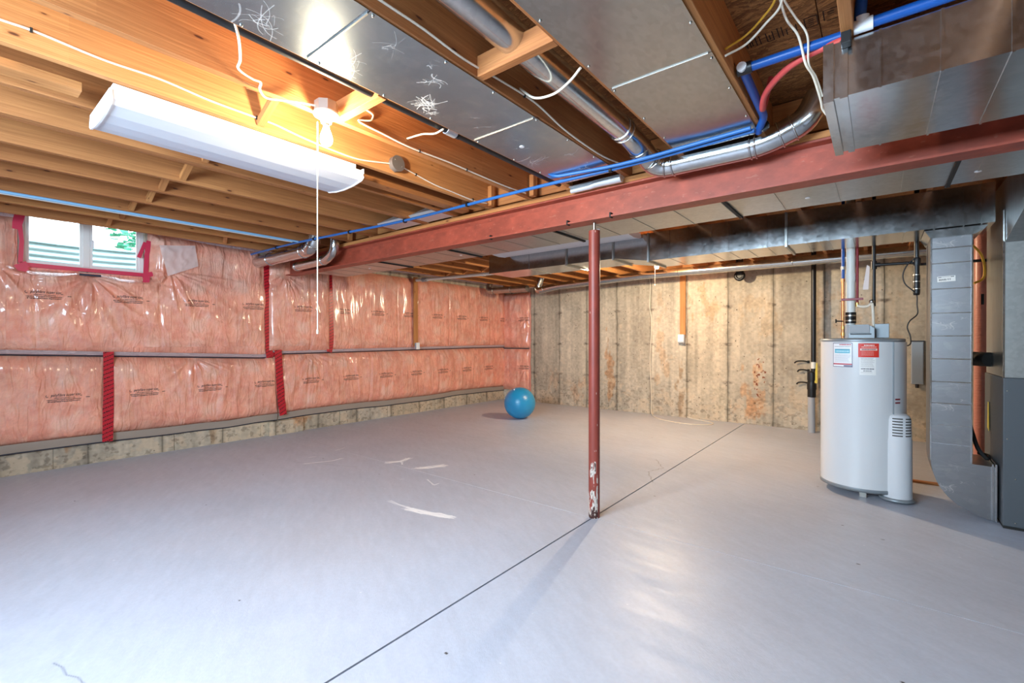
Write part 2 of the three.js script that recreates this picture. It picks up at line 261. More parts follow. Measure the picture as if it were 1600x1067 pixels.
mat('paleBlue', { color: hex('#86b6dc'), roughness: 0.35 });
mat('wellSteel', { color: hex('#9db2b2'), roughness: 0.5, metalness: 0.5 });
mat('soil', { color: hex('#6f6658'), roughness: 1 });
mat('leaf', { color: hex('#3f8a6a'), roughness: 0.7, transmission: 0.3, thickness: 0, side: THREE.DoubleSide });
mat('stucco', { color: hex('#e6e2d4'), roughness: 0.9 });
mat('bulb', { color: hex('#fff6e6'), roughness: 0.3, emissive: new THREE.Color(1, 0.9, 0.7), emissiveIntensity: 14 });

// ---------------------------------------------------------------- building helpers
const taken = {};
function numbered(n) { const k = taken[n] = (taken[n] ?? -1) + 1; return k ? `${n}_${String(k).padStart(3, '0')}` : n; }
function mesh(name, geo, m, parent) { const o = new THREE.Mesh(geo, typeof m === 'string' ? M[m] : m); o.name = name; (parent || scene).add(o); return o; }
function thing(name, label, category, [x, y, z] = [0, 0, 0], group) { const o = new THREE.Group(); o.name = numbered(name); o.position.set(x, y, z); o.userData = { label, category }; if (group) o.userData.group = group; scene.add(o); return o; }
function struct(name, label) { const o = new THREE.Group(); o.name = name; o.userData = { kind: 'structure', label }; scene.add(o); return o; }
const V = (x, y, z) => new THREE.Vector3(x, y, z);
// axis box in metres; uv runs in metres along `grain`, divided by su, sv, shifted at random
function box(x0, x1, y0, y1, z0, z1, { grain = 'z', su = 1, sv = 1, off = 0, c = 0 } = {}) {
  const g = c ? new RoundedBoxGeometry(x1 - x0, y1 - y0, z1 - z0, 1, c) : new THREE.BoxGeometry(x1 - x0, y1 - y0, z1 - z0);
  g.translate((x0 + x1) / 2, (y0 + y1) / 2, (z0 + z1) / 2); return boxUV(g, grain, su, sv, off);
}
function boxUV(g, grain = 'z', su = 1, sv = 1, off = 0) {
  const p = g.attributes.position, n = g.attributes.normal, uv = new Float32Array(p.count * 2), a = off ? R() : 0, b = off ? R() : 0;
  for (let i = 0; i < p.count; i++) {
    const q = { x: p.getX(i), y: p.getY(i), z: p.getZ(i) }, nn = { x: Math.abs(n.getX(i)), y: Math.abs(n.getY(i)), z: Math.abs(n.getZ(i)) };
    const face = nn.x >= nn.y && nn.x >= nn.z ? 'x' : nn.y >= nn.z ? 'y' : 'z';
    let u, v; const others = ['x', 'y', 'z'].filter((k) => k !== face);
    if (face === grain) { u = q[others[0]] * 0.2; v = q[others[1]]; } else { u = q[grain]; v = q[others.find((k) => k !== grain)] + (face === 'x' ? 0 : 0.13); }
    uv[i * 2] = u / su + a; uv[i * 2 + 1] = v / sv + b;
  }
  g.setAttribute('uv', new THREE.BufferAttribute(uv, 2)); return g;
}
const wood = (x0, x1, y0, y1, z0, z1, grain = 'z', c = 0) => box(x0, x1, y0, y1, z0, z1, { grain, su: 2, sv: 0.5, off: 1, c });
const wm = () => M['wood' + Math.floor(R() * 4)];
const zbox = (...a) => box(...a, { grain: 'x', su: 0.6, sv: 0.6 });
function merge(list) { return mergeGeometries(list.map((g) => { const q = g.index ? g.toNonIndexed() : g; for (const k of Object.keys(q.attributes)) if (!['position', 'normal', 'uv'].includes(k)) q.deleteAttribute(k); return q; })); }
// straight runs with rounded corners
function fillet(pts, r, n = 8) {
  const P = pts.map((p) => p.isVector3 ? p : V(...p)), out = [P[0]];
  for (let i = 1; i < P.length - 1; i++) {
    const a = P[i - 1].clone().sub(P[i]), b = P[i + 1].clone().sub(P[i]), q = Math.min(r, a.length() * 0.49, b.length() * 0.49);
    const s = P[i].clone().add(a.normalize().multiplyScalar(q)), e = P[i].clone().add(b.normalize().multiplyScalar(q));
    for (let k = 0; k <= n; k++) { const t = k / n; out.push(s.clone().multiplyScalar((1 - t) * (1 - t)).add(P[i].clone().multiplyScalar(2 * t * (1 - t))).add(e.clone().multiplyScalar(t * t))); }
  }
  out.push(P[P.length - 1]); return out;
}
function sweep(points, r, nr = 12, caps = true, su = 0.6) {
  const P = points.map((p) => p.isVector3 ? p : V(...p)), pos = [], nor = [], uv = [], idx = [];
  let nrm = null, len = 0; const rad = typeof r === 'function' ? r : () => r;
  for (let i = 0; i < P.length; i++) {
    const t = P[Math.min(i + 1, P.length - 1)].clone().sub(P[Math.max(i - 1, 0)]).normalize();
    if (!nrm) { nrm = Math.abs(t.y) > 0.9 ? V(1, 0, 0) : V(0, 1, 0); }
    nrm = nrm.clone().sub(t.clone().multiplyScalar(nrm.dot(t))).normalize(); const bin = t.clone().cross(nrm);
    if (i) len += P[i].distanceTo(P[i - 1]);
    const rv = rad(i / (P.length - 1));
    for (let k = 0; k <= nr; k++) { const a = k / nr * Math.PI * 2, d = nrm.clone().multiplyScalar(Math.cos(a)).add(bin.clone().multiplyScalar(Math.sin(a))); pos.push(P[i].x + d.x * rv, P[i].y + d.y * rv, P[i].z + d.z * rv); nor.push(d.x, d.y, d.z); uv.push(len / su, k / nr * rv * 6.283 / su); }
    if (i) for (let k = 0; k < nr; k++) { const a = (i - 1) * (nr + 1) + k, b = a + nr + 1; idx.push(a, a + 1, b, b, a + 1, b + 1); }
  }
  if (caps) for (const e of [0, P.length - 1]) {
    const t = e ? P[e].clone().sub(P[e - 1]).normalize() : P[0].clone().sub(P[1]).normalize(), c = pos.length / 3; pos.push(P[e].x, P[e].y, P[e].z); nor.push(t.x, t.y, t.z); uv.push(0, 0);
    for (let k = 0; k <= nr; k++) { const j = e * (nr + 1) + k; pos.push(pos[j * 3], pos[j * 3 + 1], pos[j * 3 + 2]); nor.push(t.x, t.y, t.z); uv.push(0, 0); }
    for (let k = 0; k < nr; k++) e ? idx.push(c, c + 1 + k, c + 2 + k) : idx.push(c, c + 2 + k, c + 1 + k);
  }
  const g = new THREE.BufferGeometry(); g.setAttribute('position', new THREE.Float32BufferAttribute(pos, 3)); g.setAttribute('normal', new THREE.Float32BufferAttribute(nor, 3)); g.setAttribute('uv', new THREE.Float32BufferAttribute(uv, 2)); g.setIndex(idx); return g;
}
const rod = (a, b, r, n = 14) => sweep([a, b], r, n);
const soft = (pts, n = 60) => new THREE.CatmullRomCurve3(pts.map((p) => V(...p)), false, 'centripetal').getPoints(n);
const lathe = (pts, n = 32) => new THREE.LatheGeometry(pts.map(([r, y]) => new THREE.Vector2(Math.max(r, 1e-5), y)), n);
// a ring bead round a pipe at p, along d
function bead(p, d, r, t = 0.006) { const g = new THREE.TorusGeometry(r, t, 8, 28), q = new THREE.Quaternion().setFromUnitVectors(V(0, 0, 1), V(...d).normalize()); g.applyQuaternion(q); g.translate(...p); return g; }
// prism from an outline in (a, b), pushed from d0 to d1 along an axis
function prism(outline, axis, d0, d1, bevel = 0) {
  const s = new THREE.Shape(outline.map(([a, b]) => new THREE.Vector2(a, b)));
  const g = new THREE.ExtrudeGeometry(s, { depth: d1 - d0, bevelEnabled: bevel > 0, bevelSize: bevel, bevelThickness: bevel, bevelSegments: 2, curveSegments: 16 }); g.translate(0, 0, d0);
  if (axis === 'x') g.applyMatrix4(new THREE.Matrix4().makeBasis(V(0, 0, 1), V(0, 1, 0), V(1, 0, 0)));
  if (axis === 'y') g.applyMatrix4(new THREE.Matrix4().makeBasis(V(1, 0, 0), V(0, 0, 1), V(0, 1, 0)));
  // a mirrored basis turns the faces inside out
  if (axis !== 'z') { const p = g.attributes; for (let i = 0; i < p.position.count; i += 3) for (const k of ['position', 'normal', 'uv']) { const n = p[k].itemSize; for (let c = 0; c < n; c++) { const a = p[k].array, t = a[(i + 1) * n + c]; a[(i + 1) * n + c] = a[(i + 2) * n + c]; a[(i + 2) * n + c] = t; } } g.computeVertexNormals(); }
  return boxUV(g, 'x', 0.6, 0.6);
}

// ---------------------------------------------------------------- the setting
const WL = -6.5, WB = -7.86, WR = 3.0, WF = 1.5, JB = 2.41, JT = 2.645;
function concUV(g, along) { const p = g.attributes.position, uv = g.attributes.uv; for (let i = 0; i < p.count; i++) { const a = along === 'x' ? p.getX(i) - CX0 : 1.8 - p.getZ(i); uv.setXY(i, a / CWM, p.getY(i) / CHM); } return g; }
{ // floor: four painted slabs, the saw cut and the control joint left open between them
  const f = struct('floor', 'grey painted concrete basement floor with saw-cut joints');
  const SX = -1.64, SZ = -3.0, gx = 0.0055, gz = 0.0018;
  for (const [x0, x1] of [[WL - 0.2, SX - gx], [SX + gx, WR + 0.2]]) for (const [z0, z1] of [[WB - 0.2, SZ - gz], [SZ + gz, WF + 0.2]]) {
    const g = box(x0, x1, -0.09, 0, z0, z1), p = g.attributes.position, uv = g.attributes.uv;
    for (let i = 0; i < p.count; i++) uv.setXY(i, (p.getX(i) - FX0) / FS, (p.getZ(i) - FZ0) / FS);
    mesh('slab', g, 'floor', f);
  }
  M.floor.roughnessMap.repeat.set(4, 4); M.floor.bumpMap.repeat.set(22, 22);
  mesh('slab_bed', box(WL - 0.25, WR + 0.25, -0.14, -0.03, WB - 0.25, WF + 0.25), 'groove', f).position.y = -0.001;
}
const WIN = { u0: 0.53, u1: 1.5, y0: 2.02, y1: 2.62 };
{ // left wall with the window opening
  const w = struct('wall_left', 'poured concrete wall behind the pink insulation');
  const part = (z0, z1, y0, y1) => mesh('wall_section', concUV(box(WL - 0.25, WL, y0, y1, z0, z1), 'z'), 'concrete', w);
  part(-8.11, 1.75, -0.02, WIN.y0); part(-WIN.u0, 1.75, WIN.y0, JT); part(-8.11, -WIN.u1, WIN.y0, JT); part(-WIN.u1, -WIN.u0, WIN.y1, JT);
  for (const [z0, z1, t] of [[1.4, -0.5, 0], [-1.56, -7.8, 0]]) mesh('rim_insulation', box(WL, WL + 0.035, 2.47, JT, z1, z0), 'lavender', w);
  mesh('ledge_pier', concUV(box(WL, WL + 0.06, 0, 0.185, -3.3, -2.83), 'z'), 'concrete', w);
  // chipped ledge of the footing showing under the insulation
  const k = rng(61); for (let u = -1.4; u < 7.8;) { const l = 0.5 + k() * 0.9; mesh('ledge_panel', concUV(box(WL, WL + 0.006 + k() * 0.012, 0, 0.22 + k() * 0.02, -Math.min(u + l, 7.84), -u - 0.006), 'z'), 'concrete', w); u += l; }
}
{ // back wall: cast panels between the form joints, with the fins the joints left
  const w = struct('wall_back', 'bare poured concrete wall with vertical form joints and stains');
  mesh('wall_core', concUV(box(WL - 0.25, WR + 0.25, -0.02, JB, WB - 0.25, WB - 0.012), 'x'), 'concrete', w);
  const k = rng(19), js = [WL, ...JOINTS, WR];
  for (let i = 0; i < js.length - 1; i++) {
    const d = WB + (k() - 0.5) * 0.006; mesh('panel', concUV(box(js[i] + 0.004, js[i + 1] - 0.004, 0, JB, WB - 0.012, d), 'x'), 'concrete', w);
    if (i) { const pts = []; for (let q = 0; q <= 24; q++) pts.push([js[i] + (noise(q * 0.8, i * 5) - 0.5) * 0.012, q / 24 * JB, WB - 0.002]); mesh('joint_fin', concUV(sweep(pts, (t) => 0.003 + 0.006 * noise(t * 20, i * 3), 6), 'x'), 'concrete', w); }
  }
  mesh('rim_board', wood(WL, WR, JB, JT, WB - 0.06, WB - 0.02, 'x'), 'wood1', w);
  mesh('sill_plate', wood(WL, WR, JB - 0.001, JB + 0.037, WB - 0.12, WB + 0.0, 'x'), 'wood0', w).position.y = -0.0005;
}
{ // the wall behind the camera with its window, and the side wall
  const w = struct('wall_front', 'plain concrete wall behind the viewer');
  for (const [x0, x1, y0, y1] of [[WL - 0.25, WR + 0.25, -0.02, 1.66], [WL - 0.25, -3.0, 1.66, JT], [-0.5, WR + 0.25, 1.66, JT], [-3.0, -0.5, 2.38, JT]]) mesh('wall_section', box(x0, x1, y0, y1, WF, WF + 0.25), 'plainConcrete', w);
  const q = struct('wall_right', 'plain concrete wall beside the furnace');
  for (const [z0, z1, y0, y1] of [[WB - 0.25, WF + 0.25, -0.02, JT]]) mesh('wall_section', box(WR, WR + 0.25, y0, y1, z0, z1), 'plainConcrete', q);
}
function slider(n, label, place, w, h) { // white two-pane sliding window, built in x-y, facing +z
  const o = struct('window_' + n, label), e = 0.045, d = 0.05; place(o);
  const fr = (x0, x1, y0, y1, z0 = -d / 2, z1 = d / 2) => mesh('window_frame', box(x0, x1, y0, y1, z0, z1, { c: 0.006 }), 'vinyl', o);
  fr(0, w, 0, e); fr(0, w, h - e, h); fr(0, e, e, h - e); fr(w - e, w, e, h - e); fr(w / 2 - 0.028, w / 2 + 0.028, e, h - e);
  for (const [a, b, z] of [[e, w / 2 - 0.028, -0.008], [w / 2 + 0.028, w - e, 0.006]]) {
    for (const r of [[a, a + 0.022, e, h - e], [b - 0.022, b, e, h - e], [a + 0.022, b - 0.022, e, e + 0.022], [a + 0.022, b - 0.022, h - e - 0.022, h - e]]) mesh('sash_frame', box(...r, z - 0.012, z + 0.012), 'vinyl', o);
    const g = new THREE.PlaneGeometry(b - a - 0.04, h - 2 * e - 0.04); g.translate((a + b) / 2, h / 2, z); mesh('pane', g, 'pane', o);
  }
  mesh('latch', box(w / 2 + 0.03, w / 2 + 0.06, h * 0.42, h * 0.56, 0.01, 0.04, { c: 0.008 }), 'white', o);
  return o;
}
slider(1, 'white sliding basement window taped round with red tape', (o) => { o.position.set(WL - 0.06, WIN.y0, -WIN.u0); o.rotation.y = Math.PI / 2; }, WIN.u1 - WIN.u0, WIN.y1 - WIN.y0);
slider(2, 'white sliding window behind the viewer', (o) => { o.position.set(-0.5, 1.66, WF + 0.12); o.rotation.y = Math.PI; }, 2.5, 0.72);

// ---------------------------------------------------------------- ceiling: subfloor, joists, bridging
const JX = [2.77, 2.36, 1.95, 1.54, 1.13, 0.72, 0.31, -0.113, -0.522, -0.95, -1.37, -1.785, -2.18, -2.595, -3.01, -3.43, -3.88, -4.28, -4.70, -5.135, -5.56, -5.985];   // far faces
const ceiling = struct('ceiling', 'open wooden joists under a strand board subfloor');
{
  for (let x = WL - 0.1; x < WR + 0.1; x += 1.6) for (let z = WB; z < WF + 0.1; z += 2.4) mesh('subfloor_board', box(x, Math.min(x + 1.596, WR + 0.25), JT, JT + 0.02, z, Math.min(z + 2.396, WF + 0.25), { grain: 'x', su: 1.2, sv: 1.2, off: 1 }), 'osb', ceiling);
  mesh('roof_deck', box(WL - 0.25, WR + 0.25, JT + 0.021, JT + 0.05, WB - 0.25, WF + 0.25), 'groove', ceiling);
  JX.forEach((x, i) => {
    const ply = i === 15 ? 2 : 1;
    for (let k = 0; k < ply; k++) mesh('joist', wood(x + k * 0.039, x + k * 0.039 + 0.038, JB + (i % 3) * 0.002, JT, -3.12, WF, 'z', 0.003), wm(), ceiling);
    mesh('joist', wood(x - 0.04, x - 0.002, JB + ((i + 1) % 3) * 0.002, JT, WB, -2.94, 'z', 0.003), wm(), ceiling);
  });
  // cross bridging: two sticks to a bay
  const stick = (a, b, w = 0.036) => { const d = V(...b).sub(V(...a)), g = new THREE.BoxGeometry(w, d.length(), 0.036); boxUV(g, 'y', 2, 0.5, 1); g.applyQuaternion(new THREE.Quaternion().setFromUnitVectors(V(0, 1, 0), d.normalize())); g.translate((a[0] + b[0]) / 2, (a[1] + b[1]) / 2, (a[2] + b[2]) / 2); mesh('bridging', g, wm(), ceiling); };
  for (let i = 12; i < JX.length - 1; i++) { const r = JX[i] - 0.002, l = JX[i + 1] + (i + 1 === 15 ? 0.079 : 0.04), z = -1.03 - 0.02 * (i % 2); stick([r, JB + 0.03, z], [l, JT - 0.03, z]); stick([r, JT - 0.03, z - 0.05], [l, JB + 0.03, z - 0.05]); }
  for (let i = 10; i < JX.length - 1; i++) { const r = JX[i] - 0.042, l = JX[i + 1], z = -5.6; stick([r, JB + 0.03, z], [l, JT - 0.03, z]); stick([r, JT - 0.03, z - 0.05], [l, JB + 0.03, z - 0.05]); }
  stick([-5.16, JB + 0.03, -1.62], [-5.52, JB + 0.05, -1.98]); stick([-5.57, JB + 0.07, -2.0], [-5.94, JB + 0.03, -2.12]);
  // blocks
  const block = (...a) => mesh('blocking', wood(...a), wm(), ceiling);
  block(-2.142, -1.785, JB - 0.002, JB + 0.087, -1.31, -1.265, 'x', 0.002);
  block(-1.332, -0.95, JB + 0.0, JB + 0.089, -1.475, -1.437, 'x', 0.002);
  block(-2.88, -2.785, JB + 0.0, JB + 0.038, -0.42, 1.4, 'z', 0.002); block(-2.88, -2.785, JB + 0.0, JB + 0.038, -2.9, -1.75, 'z', 0.002);
  for (let i = 2; i < JX.length - 1; i++) block(JX[i + 1] + (i + 1 === 15 ? 0.078 : 0.039), JX[i] - 0.041, JB + 0.03, JT - 0.01, -3.04, -3.0, 'x');
  for (const [x, h] of [[-2.13, 0.17], [-1.78, 0.1], [-2.56, 0.17], [-4.65, 0.12]]) block(x, x + 0.04, JB + 0.005, JB + h, -2.93, -2.89, 'y');
  mesh('board_print', (() => { const g = new THREE.PlaneGeometry(0.46, 0.14); g.rotateX(Math.PI / 2); g.translate(-0.3, JT - 0.002, -2.31); return g; })(), 'osbPrint', ceiling);
}

// ---------------------------------------------------------------- steel beam and column
const BZ = -3.015, BB = 2.162, BT = 2.372;
{
  const b = thing('steel_beam', 'long red-brown steel beam running under the joists', 'beam', [0, 0, 0]);
  const x0 = -6.22, x1 = 2.99, fw = 0.066;
  const I = [[-fw, 0], [fw, 0], [fw, 0.012], [0.006, 0.016], [0.006, BT - BB - 0.016], [fw, BT - BB - 0.012], [fw, BT - BB], [-fw, BT - BB], [-fw, BT - BB - 0.012], [-0.006, BT - BB - 0.016], [-0.006, 0.016], [-fw, 0.012]].map(([a, c]) => [BZ + a, BB + c]);
  const g = prism(I, 'x', x0, x1, 0); boxUV(g, 'x', 1.4, 0.35); mesh('beam_section', g, 'steel', b);
  mesh('top_plate', wood(x0, x1, BT + 0.001, JB - 0.001, BZ - 0.07, BZ + 0.07, 'x', 0.002), 'wood2', b);
  for (const [x, z] of [[-1.83, 0.068], [-1.48, 0.068], [-2.6, 0.06]]) mesh('flange_clip', box(x, x + 0.012, BB - 0.006, BB + 0.03, BZ + 0.03, BZ + z, { c: 0.002 }), 'blackDull', b);
}
{
  const c = thing('support_column', 'red-brown steel post with peeling paint at its foot under the beam', 'column', [-1.64, 0, -3.03]);
  const g = new THREE.CylinderGeometry(0.041, 0.041, 2.1, 40, 1, true); g.rotateY(2.2); g.translate(0, 1.05, 0); mesh('post', g, 'column', c);
  mesh('top_cap', lathe([[0, 2.1], [0.039, 2.1], [0.041, 2.098], [0.041, 2.085]]), 'steel', c);
  const th = []; for (let i = 0; i <= 26; i++) th.push([i % 2 ? 0.012 : 0.0095, 2.1 + i * 0.0023]); mesh('screw_jack', lathe([[0, 2.1], ...th, [0, 2.1608]], 20), 'screw', c);
}

// ---------------------------------------------------------------- insulation blankets on the left wall and round the corner
const seam = (u) => u < 2.8 ? lerp(1.165, 1.065, clamp((u - 0.4) / 2.3)) : lerp(1.112, 1.145, clamp((u - 3.3) / 3.6));
const topL = (u) => 2.5 - 0.02 * Math.sin(u * 3) - (u > 2.7 ? 0.05 : 0) - (u > 4 ? 0.05 : 0);
const hemY = (u) => 0.285 + 0.012 * Math.sin(u * 2.1) + 0.01 * noise(u * 3, 4);
const ridge = (x, y, o) => { const n = 1 - Math.abs(2 * fbm(x, y, o) - 1); return n * n; };
function surface(B) { // depth of the film over the wall
  return (u, v) => {
    const eu = Math.min(u - B.u0, B.u1 - u), ev = Math.min(v - B.bot(u), B.top(u) - v); let e = Math.min(ev, eu * 1.6 + 0.03);
    if (B.hole) { const du = Math.max(WIN.u0 - 0.03 - u, u - WIN.u1 - 0.03, 0), dv = Math.max(WIN.y0 - 0.03 - v, 0); e = Math.min(e, Math.max(0, Math.hypot(du, dv))); }
    let d = 0.012 + B.D * (1 - Math.exp(-Math.max(e, 0) / 0.055));
    const k = sstep(0, 0.12, e), tg = sstep(B.top(u) - 1.1, B.top(u), v), bg = sstep(B.bot(u) + 0.5, B.bot(u), v);
    const w = 0.5 * noise(u * 3 + B.s, v * 2);
    d += k * 0.022 * (ridge(u * 5 + w + B.s, v * 0.9 + B.s, 3) - 0.4) * (0.45 + 0.9 * tg * B.tg + 0.5 * bg);
    d += k * 0.006 * (ridge(u * 11 + 2 * w, v * 2.4 + B.s, 2) - 0.4) * (0.35 + tg * B.tg + 0.3 * bg);
    d += 0.028 * (fbm(u * 1.7 + B.s, v * 1.6, 3) - 0.5) * k;
    for (const c of B.crease || []) d -= 0.014 * Math.exp(-(((u - c + 0.01 * Math.sin(v * 4)) / 0.012) ** 2));
    for (const [cu, cv, len, amp] of B.pinch || []) { const a = Math.atan2(u - cu, cv - v), r = Math.hypot(u - cu, v - cv); if (v < cv + 0.05 && Math.abs(a) < 1.5) d += amp * Math.exp(-r / len) * sstep(0.02, 0.12, r) * (ridge(a * 3.4 + cu * 3, r * 0.8, 2) - 0.35) * k; d -= 0.03 * Math.exp(-((r / 0.07) ** 2)); }
    for (const [a, b, top, sag] of B.swag || []) if (u > a && u < b) { const q = top - sag * Math.sin(Math.PI * (u - a) / (b - a)); d += 0.035 * Math.exp(-(((v - q) / 0.02) ** 2)) * sstep(0, 0.08, u - a) * sstep(0, 0.08, b - u) + 0.02 * sstep(q - 0.01, q + 0.04, v) * k; }
    return Math.max(d, 0.008);
  };
}
const onLeft = (u, v, d) => [WL + d, v, -u], onBack = (u, v, d) => [WL + u, v, WB + d];
function filmGeo(B, at, depth, step = 0.0135) {
  const nu = Math.ceil((B.u1 - B.u0) / step), nv = Math.ceil(1.35 / step), pos = [], uv = [], idx = [];
  for (let j = 0; j <= nv; j++) for (let i = 0; i <= nu; i++) { const u = lerp(B.u0, B.u1, i / nu), v = lerp(B.bot(u), B.top(u), j / nv); pos.push(...at(u, v, depth(u, v))); uv.push((u + B.pu) / 1.29, (v - B.pv) / 1.5); }
  for (let j = 0; j < nv; j++) for (let i = 0; i < nu; i++) {
    const u = lerp(B.u0, B.u1, (i + 0.5) / nu), v = lerp(B.bot(u), B.top(u), (j + 0.5) / nv);
    if (B.hole && u > WIN.u0 - 0.015 && u < WIN.u1 + 0.015 && v > WIN.y0 - 0.015) continue;
    const a = j * (nu + 1) + i, b = a + nu + 1; idx.push(a, a + 1, b, b, a + 1, b + 1);
  }
  const g = new THREE.BufferGeometry(); g.setAttribute('position', new THREE.Float32BufferAttribute(pos, 3)); g.setAttribute('uv', new THREE.Float32BufferAttribute(uv, 2)); g.setIndex(idx); g.computeVertexNormals(); return g;
}
// a band lying on the film along a centre line c(t) -> [u, v], w wide
function band(line, w, at, depth, lift = 0.004, n = 60, th = 0.0015) {
  const pos = [], uv = [], idx = []; let len = 0, prev = null;
  for (let i = 0; i <= n; i++) {
    const t = i / n, p = line(t), q = line(Math.min(1, t + 0.01)), o = line(Math.max(0, t - 0.01)); let du = q[0] - o[0], dv = q[1] - o[1]; const l = Math.hypot(du, dv) || 1; du /= l; dv /= l;
    if (prev) len += Math.hypot(p[0] - prev[0], p[1] - prev[1]); prev = p;
    for (let k = 0; k <= 4; k++) { const s = (k / 4 - 0.5) * w * (1 + 0.12 * (noise(t * 9, k * 0 + w * 50) - 0.5)), u = p[0] + dv * s, v = p[1] - du * s; const d = typeof depth === 'function' ? depth(u, v) : depth; pos.push(...at(u, v, d + lift)); uv.push(k / 4, len / (w * 4)); }
    if (i) for (let k = 0; k < 4; k++) { const a = (i - 1) * 5 + k, b = a + 5; idx.push(a, a + 1, b, b, a + 1, b + 1); }
  }
  const g = new THREE.BufferGeometry(); g.setAttribute('position', new THREE.Float32BufferAttribute(pos, 3)); g.setAttribute('uv', new THREE.Float32BufferAttribute(uv, 2)); g.setIndex(idx); g.computeVertexNormals(); return g;
}
const BLANKETS = {
  upperWindow: { u0: -1.4, u1: 2.8, bot: seam, top: topL, D: 0.075, s: 3.1, tg: 1.2, hole: true, pu: 0.86, pv: 1.22, crease: [0.62, 1.62], pinch: [[1.03, 1.965, 0.55, 0.083], [0.36, 2.02, 0.4, 0.060], [1.72, 2.1, 0.6, 0.068]], swag: [[0.36, 1.0, 1.985, 0.06], [1.06, 1.66, 1.985, 0.07]] },
  upperBeam: { u0: 2.81, u1: 3.7, bot: seam, top: (u) => 2.44 + 0 * u, D: 0.115, s: 8.3, tg: 1.2, pu: 0.86, pv: 1.22, crease: [3.38], pinch: [[3.02, 2.2, 0.4, 0.075]] },
  upperFar: { u0: 3.71, u1: 7.84, bot: seam, top: (u) => 2.4 - 0.02 * u / 8, D: 0.06, s: 12.7, tg: 0.6, pu: 0.86, pv: 1.22, crease: [4.95, 6.15, 7.35] },
  lowerNear: { u0: -1.4, u1: 1.16, bot: hemY, top: (u) => seam(u) - 0.012, D: 0.085, s: 21.3, tg: 0.8, pu: 0.72, pv: 0.2 },
  lowerMiddle: { u0: 1.17, u1: 2.95, bot: hemY, top: (u) => seam(u) - 0.012, D: 0.085, s: 27.9, tg: 1.0, pu: 0.72, pv: 0.2, crease: [2.2], pinch: [[1.95, 1.1, 0.4, 0.060]] },
  lowerFar: { u0: 2.96, u1: 7.84, bot: hemY, top: (u) => seam(u) - 0.012, D: 0.07, s: 33.3, tg: 0.8, pu: 0.72, pv: 0.2, crease: [3.36, 4.4, 5.9], pinch: [[3.42, 1.12, 0.5, 0.075]] },
};
const BL = {};
for (const [key, label] of [['upperWindow', 'pink film-faced insulation blanket hung round the window'], ['upperBeam', 'narrow pink insulation blanket below the end of the steel beam'], ['upperFar', 'long upper pink insulation blanket behind the wooden outlet batten'],
  ['lowerNear', 'lower pink insulation blanket below the window, near side of the red tape strip'], ['lowerMiddle', 'lower pink insulation blanket between the two low red tape strips'], ['lowerFar', 'long lower pink insulation blanket reaching to the far corner']]) {
  const B = BLANKETS[key]; B.f = surface(B); const o = BL[key] = thing('insulation_blanket', label, 'insulation', [0, 0, 0], 'pink insulation blankets');
  mesh('film_face', filmGeo(B, onLeft, B.f), 'film', o);
  const low = key.startsWith('lower'), n = 80;
  if (low) {
    const pos = [], uv = [], idx = [];
    for (let i = 0; i <= n; i++) { const u = lerp(B.u0, B.u1, i / n); for (let k = 0; k <= 3; k++) { const v = hemY(u) + 0.008 - k * 0.03; pos.push(...onLeft(u, v, 0.045 - 0.008 * k + 0.006 * noise(u * 6, k))); uv.push(u, k / 3); } if (i) for (let k = 0; k < 3; k++) { const a = (i - 1) * 4 + k, b = a + 4; idx.push(a, a + 1, b, b, a + 1, b + 1); } }
    const g = new THREE.BufferGeometry(); g.setAttribute('position', new THREE.Float32BufferAttribute(pos, 3)); g.setAttribute('uv', new THREE.Float32BufferAttribute(uv, 2)); g.setIndex(idx.reverse()); g.computeVertexNormals(); mesh('hem_strip', g, 'hem', o);
    const p = []; for (let i = 0; i <= n; i++) { const u = lerp(B.u0, B.u1, i / n); p.push(onLeft(u, hemY(u) - 0.083, 0.03)); } mesh('strap', sweep(p, 0.006, 6), 'strap', o);
    const q = []; for (let i = 0; i <= n; i++) { const u = lerp(B.u0, B.u1, i / n); q.push(onLeft(u, seam(u) - 0.004, 0.035)); } mesh('strap', sweep(q, 0.006, 6), 'strap', o);
  } else {
    const pos = [], uv = [], idx = [];
    for (let i = 0; i <= n; i++) { const u = lerp(B.u0, B.u1, i / n); for (let k = 0; k <= 2; k++) { pos.push(...onLeft(u, seam(u) + 0.045 - k * 0.02, 0.07 - 0.01 * k + 0.008 * noise(u * 5, k))); uv.push(u, k / 2); } if (i) for (let k = 0; k < 2; k++) { const a = (i - 1) * 3 + k, b = a + 3; idx.push(b, a + 1, a, b + 1, a + 1, b); } }
    const g = new THREE.BufferGeometry(); g.setAttribute('position', new THREE.Float32BufferAttribute(pos, 3)); g.setAttribute('uv', new THREE.Float32BufferAttribute(uv, 2)); g.setIndex(idx); g.computeVertexNormals(); mesh('seam_flap', g, 'lavender', o);
  }
}
